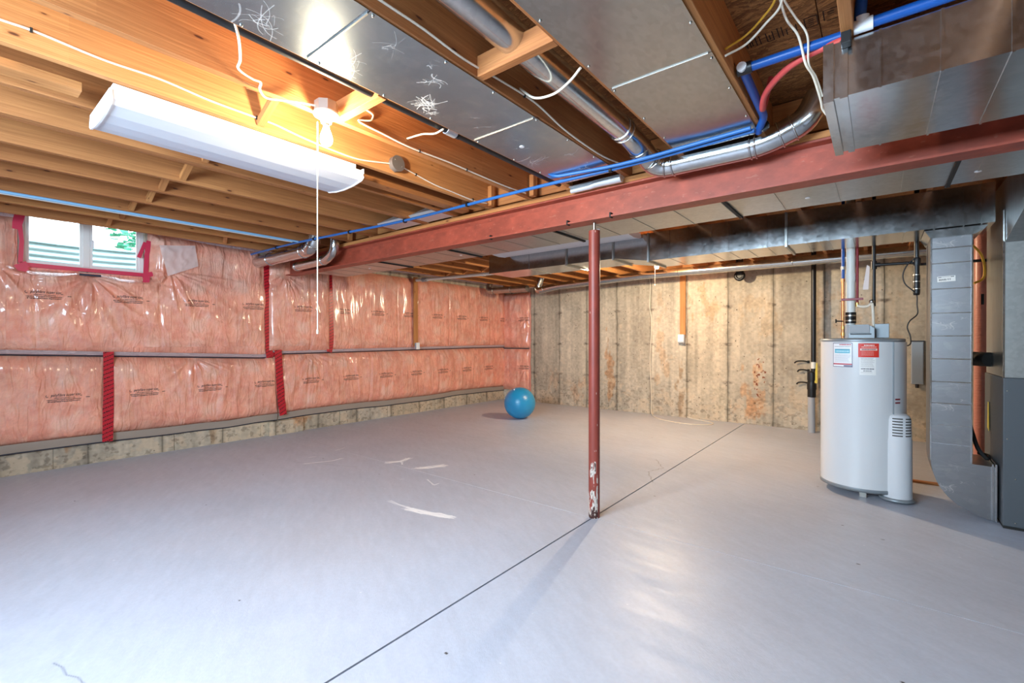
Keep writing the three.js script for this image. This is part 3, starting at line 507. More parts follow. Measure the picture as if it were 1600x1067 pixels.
for (const [i, bot, top, label] of [[0, () => 1.13, () => 2.3, 'upper pink insulation flap turned round the corner onto the concrete'], [1, () => 0.22, () => 1.12, 'lower pink insulation flap turned round the corner behind the blue ball']]) {
  const B = { u0: 0.02, u1: 0.74, bot, top, D: 0.06, s: 51 + 7 * i, tg: 1.4, pu: 0.3, pv: i ? 0.2 : 1.22, pinch: [[0.66, i ? 0.7 : 1.75, 0.4, 0.05]] }; B.f = surface(B);
  const o = thing('insulation_blanket', label, 'insulation', [0, 0, 0], 'pink insulation blankets'); mesh('film_face', filmGeo(B, onBack, B.f), 'film', o);
  const p = []; for (let k = 0; k <= 20; k++) p.push(onBack(0.02 + 0.72 * k / 20, i ? 1.118 : 1.136, 0.03)); if (i) mesh('strap', sweep(p, 0.008, 6), 'strap', o);
  const e = []; for (let k = 0; k <= 24; k++) { const v = lerp(bot(0), top(0), k / 24); e.push(onBack(0.745 + 0.012 * noise(v * 7, i), v, 0.03)); } mesh('cut_edge', sweep(e, (t) => 0.012 + 0.012 * noise(t * 14, 3), 7), 'pinkDull', o);
}
// red tape strips, each a part of the blanket it holds
const tape = (key, pts, w, d) => mesh('tape_strip', band((t) => { const s = t * (pts.length - 1), i = Math.min(pts.length - 2, Math.floor(s)); return [lerp(pts[i][0], pts[i + 1][0], s - i), lerp(pts[i][1], pts[i + 1][1], s - i)]; }, w, onLeft, d), 'tape', BL[key]);
tape('upperWindow', [[2.79, 2.42], [2.8, 1.9], [2.81, 1.4], [2.825, 1.06]], 0.085, 0.078);
tape('upperBeam', [[3.69, 2.3], [3.705, 1.9], [3.715, 1.5], [3.72, 1.28], [3.69, 1.12]], 0.090, 0.075);
tape('lowerNear', [[1.165, 1.175], [1.165, 0.8], [1.16, 0.4], [1.155, 0.225]], 0.090, 0.098);
tape('lowerMiddle', [[2.93, 1.165], [2.95, 0.8], [2.97, 0.5], [3.0, 0.27]], 0.100, 0.098);
tape('lowerMiddle', [[2.84, 1.1], [2.95, 1.12]], 0.05, 0.085);
{ // pink-red tape round the window, a navy scrap below it, and the loose sheet of clear film
  const o = BL.upperWindow, tp = (pts, w, d = 0.03) => mesh('window_tape', band((t) => { const s = t * (pts.length - 1), i = Math.min(pts.length - 2, Math.floor(s)); return [lerp(pts[i][0], pts[i + 1][0], s - i), lerp(pts[i][1], pts[i + 1][1], s - i)]; }, w, onLeft, d, 0.004, 24), 'tapePink', o);
  tp([[0.53, 2.03], [1.0, 2.028], [1.52, 2.03]], 0.04); tp([[0.53, 2.04], [0.54, 2.25], [0.52, 2.5]], 0.032); tp([[0.5, 2.36], [0.53, 2.52]], 0.07, 0.035); tp([[1.5, 2.05], [1.51, 2.25], [1.53, 2.42]], 0.045); tp([[1.44, 2.22], [1.5, 2.4]], 0.035, 0.02);
  tp([[0.5, 1.985], [0.58, 2.035]], 0.06, 0.05); tp([[0.53, 1.955], [0.57, 2.0]], 0.05, 0.055); tp([[1.46, 2.015], [1.56, 2.05]], 0.05, 0.05); tp([[1.49, 1.93], [1.5, 2.01]], 0.06, 0.075);
  mesh('tape_scrap', band((t) => [lerp(0.94, 1.11, t), 1.972], 0.022, onLeft, 0.085, 0.004, 10), 'navyTape', o);
  const pos = [], uv = [], idx = [], n = 24, C = [[1.6, 2.37], [1.95, 2.42], [1.985, 2.18], [1.68, 2.03]];
  for (let j = 0; j <= n; j++) for (let i = 0; i <= n; i++) { const a = i / n, b = j / n, u = lerp(lerp(C[0][0], C[1][0], a), lerp(C[3][0], C[2][0], a), b), v = lerp(lerp(C[0][1], C[1][1], a), lerp(C[3][1], C[2][1], a), b); pos.push(...onLeft(u, v, 0.125 + 0.02 * ridge(u * 9, v * 7, 3))); uv.push(a, b); }
  for (let j = 0; j < n; j++) for (let i = 0; i < n; i++) { const a = j * (n + 1) + i, b = a + n + 1; idx.push(b, a + 1, a, b + 1, a + 1, b); }
  const g = new THREE.BufferGeometry(); g.setAttribute('position', new THREE.Float32BufferAttribute(pos, 3)); g.setAttribute('uv', new THREE.Float32BufferAttribute(uv, 2)); g.setIndex(idx); g.computeVertexNormals(); mesh('loose_film', g, 'clearFilm', o);
}

// ---------------------------------------------------------------- outside the window
{
  const well = thing('window_well', 'corrugated grey steel window well outside the taped window', 'window well', [WL - 0.25, 1.6, -1.015]);
  const pos = [], idx = [], n = 64, rows = 96;
  for (let j = 0; j <= rows; j++) for (let i = 0; i <= n; i++) { const a = i / n * Math.PI, y = j / rows * 0.8, q = 0.006 * Math.sin(y / 0.068 * Math.PI * 2); pos.push(-(0.68 + q) * Math.sin(a) ** 0.55, y, (0.85 + q) * Math.cos(a)); }
  for (let j = 0; j < rows; j++) for (let i = 0; i < n; i++) { const a = j * (n + 1) + i, b = a + n + 1; idx.push(a, a + 1, b, b, a + 1, b + 1); }
  const g = new THREE.BufferGeometry(); g.setAttribute('position', new THREE.Float32BufferAttribute(pos, 3)); g.setIndex(idx); g.computeVertexNormals(); M.wellSteel.side = THREE.DoubleSide; mesh('well_wall', g, 'wellSteel', well);
  const e = []; for (let i = 0; i <= n; i++) { const a = i / n * Math.PI; e.push([-0.68 * Math.sin(a) ** 0.55, 0.8, 0.85 * Math.cos(a)]); } mesh('well_rim', sweep(e, 0.016, 8), 'wellSteel', well);
  mesh('gravel_bed', box(-0.68, 0, -0.03, 0.02, -0.85, 0.85), 'soil', well);
  const yard = struct('yard_ground', 'bare soil yard beyond the window well');
  mesh('soil_surface', box(-16, WL - 0.95, 2.1, 2.36, -14, 8), 'soil', yard);
  const house = thing('neighbour_house', 'pale house wall seen through the window over the well', 'house', [-13, 2.36, -0.5]);
  mesh('wall', box(-0.3, 0, 0, 4.2, -1.2, 7), 'stucco', house); mesh('roof', box(-0.9, 0.5, 4.2, 4.4, -1.7, 7.4), 'soil', house);
  const bush = thing('garden_bush', 'blue-green leafy bush seen through the window', 'bush', [-8.9, 2.36, -2.15]); const k = rng(15), leaves = [];
  for (let i = 0; i < 420; i++) { const g2 = new THREE.PlaneGeometry(0.09, 0.05, 1, 1); g2.rotateX(k() * 3); g2.rotateY(k() * 6); const t = k() * 6.28, p = Math.acos(2 * k() - 1), r = 0.52 * Math.cbrt(k()); g2.translate(r * Math.sin(p) * Math.cos(t), 0.55 + 0.85 * r * Math.cos(p), r * Math.sin(p) * Math.sin(t)); leaves.push(g2); }
  const fo = mesh('foliage', merge(leaves), 'leaf', bush); fo.userData.kind = 'stuff'; mesh('stem', rod([0, 0, 0], [0, 0.5, 0], 0.02), 'soil', bush);
}

// ---------------------------------------------------------------- sheet-metal joist pans
function panRun(label, x0, x1, zs, group, sheet) {
  const o = thing('joist_pan', label, 'duct panel', [0, 0, 0], group); const k = rng(Math.round(x0 * -100));
  for (let i = 0; i < zs.length - 1; i++) {
    const za = zs[i], zb = zs[i + 1], g = new THREE.BoxGeometry(x1 - x0, 0.0012, za - zb - 0.004, 14, 1, 24); const p = g.attributes.position;
    for (let q = 0; q < p.count; q++) { const a = p.getX(q) / (x1 - x0) * 2, b = p.getZ(q) / (za - zb) * 2; p.setY(q, p.getY(q) - 0.004 * (1 - a * a) * (1 - b * b) + 0.0015 * (noise(a * 2 + i * 9, b * 3) - 0.5) * (1 - a * a)); }
    g.computeVertexNormals(); const uv = g.attributes.uv; for (let q = 0; q < p.count; q++) uv.setXY(q, p.getX(q) / 0.46 + 0.5, p.getZ(q) / 0.95 + 0.5 + (i - 2) * 0.37);
    g.translate((x0 + x1) / 2, JB - 0.0035, (za + zb) / 2); mesh('sheet', g, sheet, o);
    if (i) mesh('drive_cleat', box(x0 + 0.012, x1 - 0.012, JB - 0.0085, JB - 0.003, za - 0.0035, za + 0.0035, { c: 0.001 }), 'screw', o);
    for (let z = za - 0.06; z > zb; z -= 0.3) for (const x of [x0 + 0.012, x1 - 0.012]) { const s = new THREE.SphereGeometry(0.006, 8, 6); s.scale(1, 0.7, 1); s.translate(x, JB - 0.006, z + k() * 0.05); mesh('nail', s, 'screw', o); }
  }
  return o;
}
panRun('shiny sheet-metal joist pan with chalky scuffs beside the bare bulb', -1.768, -1.342, [1.4, -0.02, -0.92, -1.872, -2.79], 'sheet-metal pans under the joists', 'pan');
panRun('shiny sheet-metal joist pan between the round duct bay and the blue elbow', -0.934, -0.506, [1.4, -0.4, -1.865, -2.76], 'sheet-metal pans under the joists', 'panClean');
const pinGeo = (() => { const g = new THREE.CylinderGeometry(0.014, 0.014, 0.004, 14); return g; })();
for (const [x, y, z] of [[-1.6, JB - 0.009, -0.55], [-1.6, JB - 0.0075, -2.1]]) { const o = mesh('sheet_pin', pinGeo.clone().translate(x, y, z), 'white'); o.name = numbered('insulation_pin'); o.userData = { label: z > -1 ? 'white round pin on the scuffed joist pan, nearer the viewer' : 'white round pin on the scuffed joist pan, nearer the beam', category: 'pin', group: 'round pins on the joist pan' }; }

// ---------------------------------------------------------------- rectangular trunks
const ribX = (x, y0, y1, z0, z1, t = 0.006, w = 0.008) => [zbox(x - w, x + w, y0 - t, y0, z0, z1 + t), zbox(x - w, x + w, y0, y1, z1, z1 + t)];
{
  const o = thing('supply_trunk', 'flat galvanised trunk duct running right behind the steel beam', 'duct', [0, 0, 0]), y0 = 2.18, y1 = 2.405, z0 = -3.6, z1 = -3.09;
  mesh('duct_body', zbox(-5.82, 0.66, y0, y1, z0, z1), 'zincDull', o);
  for (const x of [-4.4, -3.28, -2.05, -0.775, 0.3]) mesh('drive_cleat', merge([zbox(x - 0.009, x + 0.009, y0 - 0.012, y0 + 0.0, z0, z1), zbox(x - 0.012, x + 0.012, y0 - 0.012, y1, z0 - 0.008, z0)]), 'blackDull', o);
  for (let x = -5.6; x < 0.6; x += 0.3) mesh('stiffening_bead', box(x - 0.004, x + 0.004, y0 - 0.003, y0, z0 + 0.01, z1 - 0.01), 'zincDull', o);
  for (const [x, z] of [[-4.9, -3.35], [-3.4, -3.42], [-1.75, -3.3], [-0.35, -3.38], [0.4, -3.4]]) mesh('pin', pinGeo.clone().translate(x, y0 - 0.002, z), 'white', o);
}
{
  const o = thing('return_trunk', 'galvanised return trunk duct with standing seams nearer the concrete wall', 'duct', [0, 0, 0]), z1 = -4.62, z0 = -5.12, y1 = 2.405;
  mesh('duct_body', prism([[-4.07, 2.18], [-2.26, 2.184], [-1.87, 2.12], [0.63, 2.125], [0.63, y1], [-4.07, y1]], 'z', z0, z1), 'zinc', o);
  const low = (x) => x < -2.26 ? 2.182 : x < -1.87 ? lerp(2.184, 2.12, (x + 2.26) / 0.39) : 2.123;
  for (const x of [-3.414, -2.865, -2.27, -1.874, -1.654, -1.255, -1.102, -0.945, -0.785, -0.636, -0.49, -0.399, -0.333, -0.175, -0.013, 0.148, 0.314, 0.471, 0.562]) {
    const big = [-2.865, -2.27, -1.874, -0.636].includes(x), t = big ? 0.016 : 0.005, w = big ? 0.009 : 0.004;
    mesh('standing_seam', merge(ribX(x, low(x), y1, z0, z1, t, w)), big ? 'zincDull' : 'zinc', o);
  }
}
{
  const o = thing('branch_duct', 'large galvanised rectangular duct overhead in front of the beam', 'duct', [0, 0, 0]), y0 = 2.2, y1 = 2.404, z0 = -2.715, z1 = -2.1;
  mesh('duct_body', zbox(-0.15, 2.98, y0, y1, z0, z1), 'zinc', o);
  for (const x of [0.0, 0.162, 0.325, 0.49, 0.66, 0.83, 1.0]) mesh('standing_seam', merge(ribX(x, y0, y1, z0, z1, 0.005, 0.004)), 'zinc', o);
  for (const [x, w, t] of [[-0.152, 0.016, 0.014], [-0.105, 0.012, 0.01]]) mesh('end_cleat', merge(ribX(x, y0, y1, z0, z1, t, w)), 'zinc', o);
}

// ---------------------------------------------------------------- round ducts
function roundDuct(label, pts, r, fr, beads, m = 'zinc') {
  const o = thing('round_duct', label, 'duct', [0, 0, 0]); mesh('pipe', sweep(fillet(pts, fr, 5), r, 28), m, o);
  for (const [p, d] of beads) mesh('bead', bead(p, d, r + 0.002, 0.005), m, o); return o;
}
roundDuct('round galvanised duct coming down its joist bay and turning along the beam', [[-1.15, 2.53, 1.4], [-1.15, 2.5, -2.55], [-1.1, 2.38, -2.84], [-0.5, 2.375, -2.84], [-0.3, 2.44, -2.84], [-0.24, 2.56, -2.84]], 0.066, 0.09,
  [[[-1.15, 2.5, -2.42], [0, 0, 1]], [[-1.15, 2.5, -2.47], [0, 0, 1]], [[-1.135, 2.455, -2.66], [0.1, -0.5, -1]], [[-1.1, 2.41, -2.76], [0.3, -0.4, -1]], [[-0.99, 2.379, -2.84], [1, 0, 0]], [[-1.04, 2.38, -2.83], [1, -0.1, -0.2]], [[-0.56, 2.376, -2.84], [1, 0, 0]], [[-0.535, 2.376, -2.84], [1, 0, 0]], [[-0.42, 2.4, -2.84], [1, 0.3, 0]], [[-0.36, 2.42, -2.84], [1, 0.35, 0]]]);
roundDuct('round galvanised pipe from the pink wall to the elbow at the beam end', [[-6.36, 2.318, -2.66], [-4.98, 2.318, -2.66], [-4.88, 2.58, -2.66]], 0.074, 0.14, [[[-6.0, 2.318, -2.66], [1, 0, 0]], [[-5.17, 2.318, -2.66], [1, 0, 0]], [[-5.07, 2.33, -2.66], [1, 0.25, 0]], [[-4.98, 2.37, -2.66], [1, 0.9, 0]]]);
roundDuct('short lower galvanised pipe lying against the beam end', [[-5.72, 2.215, -2.84], [-5.0, 2.225, -2.84], [-4.8, 2.3, -2.82], [-4.78, 2.64, -2.82]], 0.05, 0.08, [[[-5.68, 2.216, -2.84], [1, 0, 0]], [[-5.06, 2.226, -2.84], [1, 0, 0]]]);
roundDuct('long round galvanised pipe along the top of the concrete wall', [[-4.98, 2.5, -7.16], [-5.08, 2.225, -7.12], [-4.6, 2.28, -7.1], [-3.0, 2.335, -7.1], [2.9, 2.335, -7.1]], 0.062, 0.1, [[[-4.9, 2.25, -7.11], [1, 0.1, 0]], [[-2.4, 2.335, -7.1], [1, 0, 0]], [[-0.9, 2.335, -7.1], [1, 0, 0]], [[0.5, 2.335, -7.1], [1, 0, 0]]]);
roundDuct('round galvanised pipe reaching the pink wall near the far corner', [[-6.2, 2.64, -7.15], [-6.22, 2.29, -7.02], [-5.2, 2.27, -7.0]], 0.06, 0.1, [[[-6.05, 2.285, -7.01], [1, 0, 0]], [[-5.6, 2.278, -7.0], [1, 0, 0]]], 'zincDull');
{
  const o = thing('foil_boot', 'crumpled silver foil boot on the beam plate between the joists', 'duct', [0, 0, 0]);
  for (const [x0, x1] of [[-3.83, -3.36], [-3.38, -3.0]]) { const g = prism([[-2.93, 2.415], [-2.72, 2.415], [-2.7, 2.43], [-2.93, 2.56]], 'x', x0, x1); mesh('foil_sheet', g, 'foil', o); }
  const q = thing('foil_boot', 'small silver foil boot on the beam plate beside the round duct elbow', 'duct', [0, 0, 0]); mesh('foil_sheet', merge([sweep([[-1.76, 2.384, -2.905], [-1.6, 2.386, -2.9], [-1.56, 2.392, -2.895], [-1.36, 2.392, -2.893]], (t) => 0.018 + 0.012 * t, 14), zbox(-1.76, -1.36, 2.4, 2.409, -2.94, -2.87)]), 'foil', q);
  const r = thing('foil_strap', 'bright metal hanger strap on the joist end near the foil boot', 'strap'); mesh('strap', box(-3.905, -3.9, 2.415, 2.62, -2.62, -2.58), 'zinc', r);
}

// ---------------------------------------------------------------- plumbing and gas lines under the joists
function pipeThing(name, label, cat, pts, r, m, fr = 0.05, extra = []) { const o = thing(name, label, cat, [0, 0, 0]); mesh('pipe', sweep(fillet(pts, fr, 8), r, 16), m, o); for (const [n, g, mm] of extra) mesh(n, g, mm, o); return o; }
pipeThing('gas_pipe', 'black iron pipe running in the bay beside the scuffed joist pan', 'pipe', [[-1.835, 2.44, 1.45], [-1.835, 2.44, -2.86]], 0.021, 'black', 0.02, [['coupling', rod([-1.835, 2.44, -1.73], [-1.835, 2.44, -1.8], 0.027), 'greyPipe'], ['thread_collar', rod([-1.835, 2.44, -1.815], [-1.835, 2.44, -1.83], 0.025), 'black']]);
const clip = (x, y, z, r = 0.02, d = [1, 0, 0]) => ['clip', rod([x - 0.009 * d[0], y, z - 0.009 * d[2]], [x + 0.009 * d[0], y, z + 0.009 * d[2]], r), 'black'];
pipeThing('water_pipe', 'long blue plastic water pipe clipped across the joists along the beam', 'pipe', [[-6.3, 2.396, -2.55], [-5.2, 2.396, -2.55], [-4.4, 2.394, -2.62], [-3.4, 2.39, -2.7], [-1.9, 2.388, -2.68], [-1.1, 2.372, -2.67], [-0.51, 2.385, -2.655]], 0.0115, 'blueLine', 0.4, [clip(-5.6, 2.396, -2.55), clip(-4.8, 2.395, -2.585), clip(-4.2, 2.393, -2.636), clip(-3.4, 2.39, -2.698), clip(-2.6, 2.391, -2.69), clip(-1.33, 2.377, -2.673)]);
pipeThing('water_pipe', 'second blue plastic water pipe rising into the bay beside the pan', 'pipe', [[-1.75, 2.45, -2.5], [-1.72, 2.393, -2.6], [-1.33, 2.38, -2.635], [-1.1, 2.374, -2.63], [-0.52, 2.388, -2.62]], 0.0105, 'blueLine', 0.08);
pipeThing('water_pipe', 'thick blue water pipe bending round the joist above the round duct', 'pipe', [[-0.5, 2.39, -2.7], [-0.455, 2.42, -2.6], [-0.455, 2.445, -2.14], [-0.1, 2.445, -2.14]], 0.0185, 'bluePex', 0.03, [['elbow_fitting', rod([-0.475, 2.445, -2.14], [-0.42, 2.445, -2.14], 0.024), 'black'], ['fitting_cap', rod([-0.455, 2.445, -2.135], [-0.455, 2.445, -2.112], 0.0195), 'white'], clip(-0.47, 2.405, -2.68, 0.026, [0, 0, 1])]);
pipeThing('water_pipe', 'thick blue water pipe running above the large duct from the white tee', 'pipe', [[-0.065, 2.43, -2.085], [1.4, 2.43, -2.085]], 0.0185, 'bluePex', 0.03, [['tee_branch', rod([-0.06, 2.43, -2.085], [-0.045, 2.62, -2.06], 0.0185), 'bluePex'], ['tee_fitting', merge([rod([-0.075, 2.43, -2.085], [-0.02, 2.43, -2.085], 0.023), rod([-0.052, 2.43, -2.085], [-0.052, 2.46, -2.08], 0.022)]), 'white'], ['bracket', box(-0.112, -0.082, 2.37, 2.475, -2.088, -2.05, { c: 0.003 }), 'black']]);
pipeThing('water_pipe', 'red plastic water pipe curving down beside the blue pipes', 'pipe', [[-0.425, 2.6, -2.6], [-0.45, 2.4, -2.52], [-0.42, 2.42, -2.381], [-0.36, 2.425, -2.28], [-0.287, 2.43, -2.2], [-0.195, 2.433, -2.16], [-0.118, 2.42, -2.125], [-0.085, 2.416, -2.105]], 0.0135, 'redPex', 0.12);
pipeThing('water_pipe', 'pale blue pipe running under a joist above the taped window', 'pipe', [[-5.085, 2.398, 1.4], [-5.085, 2.398, -2.55]], 0.0115, 'paleBlue');
pipeThing('water_pipe', 'white pipe running under a joist beside the pale blue pipe', 'pipe', [[-5.12, 2.397, 1.4], [-5.12, 2.397, -2.5]], 0.0115, 'pvc');
pipeThing('drain_pipe', 'grey-white plastic pipe hanging under the joists at the pink wall', 'pipe', [[-6.33, 2.342, -5.27], [-6.05, 2.345, -5.33], [-4.3, 2.36, -5.62]], 0.026, 'pvc', 0.1, [['coupling', rod([-5.0, 2.354, -5.506], [-4.94, 2.3545, -5.516], 0.031), 'pvc'], ['flexible_end', merge([0, 1, 2, 3, 4].map((i) => bead([-6.1 - i * 0.025, 2.344 - i * 0.0005, -5.317 + i * 0.006], [1, 0, -0.2], 0.03, 0.008))), 'greyPipe']]);

// ---------------------------------------------------------------- lamps
function bulbLamp(label, cordLabel, x, y, z, cordDx, cordEnd, top, power) {
  const o = thing('ceiling_lamp', label, 'lamp', [x, y, z], 'bare bulb lampholders');
  const oc = []; for (let i = 0; i < 8; i++) { const a = (i + 0.5) / 8 * Math.PI * 2; oc.push([0.053 * Math.cos(a), 0.053 * Math.sin(a)]); }
  mesh('junction_box', prism(oc, 'y', 0.04, top - y, 0.001), 'greyBox', o);
  mesh('lampholder', lathe([[0, 0.04], [0.057, 0.04], [0.06, 0.034], [0.058, 0.026], [0.045, 0.018], [0.03, 0.014], [0.026, 0.0], [0.024, -0.008], [0.019, -0.01], [0, -0.01]], 40), 'porcelain', o);
  mesh('socket_collar', lathe([[0.0135, -0.022], [0.0145, -0.01], [0.0145, 0.0]], 24), 'screw', o);
  mesh('light_bulb', lathe([[0, -0.118], [0.012, -0.117], [0.021, -0.112], [0.0275, -0.102], [0.03, -0.088], [0.0285, -0.072], [0.023, -0.055], [0.0175, -0.04], [0.0145, -0.028], [0.0135, -0.02], [0.0, -0.02]], 32), 'bulb', o);
  const l = new THREE.PointLight(BULB_COLOR, power, 0, 2); l.position.set(0, -0.085, 0); l.shadow.radius = 1.4; l.castShadow = true; o.add(l);
  const c = thing('pull_cord', cordLabel, 'cord', [x + cordDx, y, z + 0.03]); mesh('cord', rod([0, -0.005, 0], [0, cordEnd - y, 0], 0.0028, 8), 'cable', c); mesh('cord_tip', lathe([[0, cordEnd - y - 0.012], [0.005, cordEnd - y - 0.01], [0.006, cordEnd - y], [0.003, cordEnd - y + 0.012], [0, cordEnd - y + 0.014]], 14), 'cable', c);
}
bulbLamp('lit bare bulb in a white porcelain lampholder beside the long white fixture', 'white pull cord hanging from the lit bare bulb', -2.087, 2.352, -1.185, -0.028, 1.34, 2.44, 7.5);
bulbLamp('lit bare bulb in a white lampholder beyond the return trunk', 'short white pull cord hanging in front of the concrete wall', -2.3, 2.352, -5.95, -0.012, 2.02, 2.44, 27);
{
  const o = thing('fluorescent_fixture', 'long white wraparound fluorescent fixture under the joists beside the bulb', 'light fixture', [0, 0, 0]), z0 = -1.69, z1 = -0.47;
  const prof = [[-2.555, 2.368], [-2.535, 2.322], [-2.56, 2.304], [-2.65, 2.290], [-2.745, 2.285], [-2.84, 2.290], [-2.93, 2.304], [-2.955, 2.322], [-2.935, 2.368]];
  mesh('diffuser', prism(prof, 'z', z0 + 0.008, z1 - 0.008), 'lens', o);
  const out = prof.map(([x, y], i) => [x + (x > -2.745 ? 0.004 : -0.004), y < 2.36 ? y - 0.004 : y]); for (const [a, b] of [[z0, z0 + 0.008], [z1 - 0.008, z1]]) mesh('end_cap', prism(out, 'z', a, b), 'white', o);
  mesh('mounting_pan', box(-2.9, -2.59, 2.366, 2.409, z0 + 0.02, z1 - 0.02), 'white', o); mesh('end_tab', box(-2.56, -2.54, 2.345, 2.375, z0 - 0.006, z0), 'white', o);
  const q = thing('fluorescent_fixture', 'long white wraparound fixture between the two trunk ducts behind the post', 'light fixture', [0, 0, 0]);
  const p2 = [[-4.26, 2.406], [-4.24, 2.37], [-4.3, 2.348], [-4.42, 2.34], [-4.54, 2.348], [-4.6, 2.37], [-4.58, 2.406]];
  mesh('diffuser', prism(p2, 'x', -3.72, -1.95), 'lens', q); for (const [a, b] of [[-3.728, -3.72], [-1.95, -1.942]]) mesh('end_cap', prism(p2.map(([z, y]) => [z, y < 2.4 ? y - 0.003 : y]), 'x', a, b), 'white', q);
}
{
  const o = thing('junction_box', 'round grey metal junction box on the joist beyond the bulb', 'junction box', [-2.556, 2.478, -1.94]);
  const g = new THREE.CylinderGeometry(0.05, 0.05, 0.04, 8); g.rotateZ(Math.PI / 2); g.translate(0.02, 0, 0); mesh('box_body', g, 'greyBox', o);
  const c = new THREE.CylinderGeometry(0.052, 0.052, 0.004, 32); c.rotateZ(Math.PI / 2); c.translate(0.042, 0, 0); mesh('cover_plate', c, 'greyBox', o);
  for (const a of [0.6, 3.7]) { const s = new THREE.SphereGeometry(0.004, 8, 6); s.translate(0.045, 0.032 * Math.sin(a), 0.032 * Math.cos(a)); mesh('screw', s, 'screw', o); }
}
function cable(label, pts, r = 0.0048, m = 'cable', group) { const o = thing('electrical_cable', label, 'cable', [0, 0, 0], group); mesh('sheath', sweep(soft(pts, 90), r, 8), m, o); return o; }
function staples(o, list) { for (const [x, y, z] of list) mesh('staple', box(x - 0.004, x + 0.006, y - 0.009, y + 0.009, z - 0.004, z + 0.004, { c: 0.001 }), 'blackDull', o); }
const c1 = cable('white cable stapled along the joist up to the round junction box', [[-2.552, 2.49, 1.0], [-2.552, 2.487, -0.157], [-2.552, 2.49, -0.239], [-2.552, 2.476, -0.455], [-2.552, 2.481, -0.643], [-2.552, 2.465, -0.848], [-2.552, 2.462, -1.055], [-2.552, 2.461, -1.153], [-2.552, 2.444, -1.294], [-2.552, 2.43, -1.489], [-2.552, 2.43, -1.662], [-2.545, 2.47, -1.892]]);
staples(c1, [[-2.552, 2.49, -0.24], [-2.552, 2.462, -1.06]]);
const c1b = cable('white cable stapled along the joist from the junction box to the beam', [[-2.54, 2.476, -1.99], [-2.552, 2.462, -2.121], [-2.552, 2.437, -2.3], [-2.552, 2.43, -2.462], [-2.552, 2.42, -2.748], [-2.545, 2.43, -2.86]]); staples(c1b, [[-2.552, 2.462, -2.12], [-2.552, 2.425, -2.7]]);
cable('white cable looping from the pan edge down to the lit bulb', [[-1.8, 2.47, -0.66], [-1.815, 2.406, -0.69], [-1.95, 2.39, -0.75], [-2.03, 2.395, -0.775], [-2.06, 2.395, -0.839], [-2.08, 2.404, -0.881], [-2.11, 2.39, -0.89], [-2.13, 2.375, -0.92], [-2.13, 2.39, -0.991], [-2.12, 2.409, -1.075], [-2.1, 2.414, -1.14]]);
const c3 = cable('white cable kinked behind the block and stapled to the joist beyond the bulb', [[-2.1, 2.416, -1.23], [-2.134, 2.486, -1.33], [-2.134, 2.518, -1.396], [-2.134, 2.51, -1.478], [-2.134, 2.48, -1.47], [-2.134, 2.447, -1.39], [-2.134, 2.43, -1.548], [-2.134, 2.418, -1.724], [-2.134, 2.425, -2.029], [-2.134, 2.422, -2.264], [-2.134, 2.42, -2.603], [-2.134, 2.43, -2.85]]); staples(c3, [[-2.134, 2.42, -1.8], [-2.134, 2.423, -2.2]]);
cable('short white cable crossing the bay from the joist to the pan edge', [[-2.14, 2.465, -1.715], [-2.0, 2.449, -1.708], [-1.86, 2.405, -1.68], [-1.79, 2.404, -1.67]]);
const c5 = cable('white cable stapled along the joist beside the round duct bay', [[-1.326, 2.45, 1.0], [-1.326, 2.451, -0.962], [-1.326, 2.453, -1.131], [-1.326, 2.443, -1.35], [-1.326, 2.457, -1.573], [-1.326, 2.465, -1.841], [-1.326, 2.43, -2.104], [-1.326, 2.42, -2.382], [-1.326, 2.425, -2.583], [-1.31, 2.441, -2.802]]); staples(c5, [[-1.326, 2.463, -1.76]]);
cable('white cable drooping across the round duct bay', [[-1.332, 2.487, -1.731], [-1.25, 2.42, -1.74], [-1.15, 2.405, -1.742], [-1.03, 2.4, -1.69], [-0.955, 2.407, -1.647]], 0.0055);
cable('white cable hanging in front of the strand board beside the large duct', [[-0.31, 2.64, -1.9], [-0.297, 2.588, -2.0], [-0.282, 2.531, -2.05], [-0.25, 2.48, -2.09], [-0.231, 2.393, -2.16], [-0.214, 2.37, -2.22], [-0.201, 2.33, -2.3], [-0.196, 2.309, -2.35], [-0.194, 2.295, -2.4], [-0.172, 2.27, -2.45]], 0.0046);
cable('thinner white cable twisted round its neighbour beside the large duct', [[-0.3, 2.64, -1.9], [-0.285, 2.584, -2.0], [-0.255, 2.532, -2.05], [-0.22, 2.47, -2.09], [-0.222, 2.394, -2.17], [-0.205, 2.369, -2.24], [-0.19, 2.323, -2.33]], 0.004);
cable('yellow cable draped below the printed strand board', [[-0.29, 2.6, -1.85], [-0.298, 2.531, -1.9], [-0.344, 2.515, -1.95], [-0.414, 2.5, -2.0], [-0.478, 2.446, -1.95]], 0.0045, 'cableYellow');
cable('white cable draped just below the yellow cable', [[-0.27, 2.6, -1.84], [-0.28, 2.504, -1.9], [-0.338, 2.485, -1.95], [-0.414, 2.465, -2.0], [-0.478, 2.42, -1.95]], 0.0045);
cable('cream cable hanging down the concrete wall into a loop on the floor', [[-3.15, 2.4, -7.83], [-3.145, 2.232, -7.845], [-3.156, 1.874, -7.845], [-3.125, 1.648, -7.845], [-3.148, 0.976, -7.845], [-3.125, 0.304, -7.84], [-3.1, 0.06, -7.78], [-2.95, 0.008, -7.55], [-2.6, 0.007, -7.3], [-2.25, 0.007, -7.25], [-2.02, 0.007, -7.4], [-2.05, 0.007, -7.6], [-2.4, 0.007, -7.78], [-2.5, 0.02, -7.82]], 0.007);

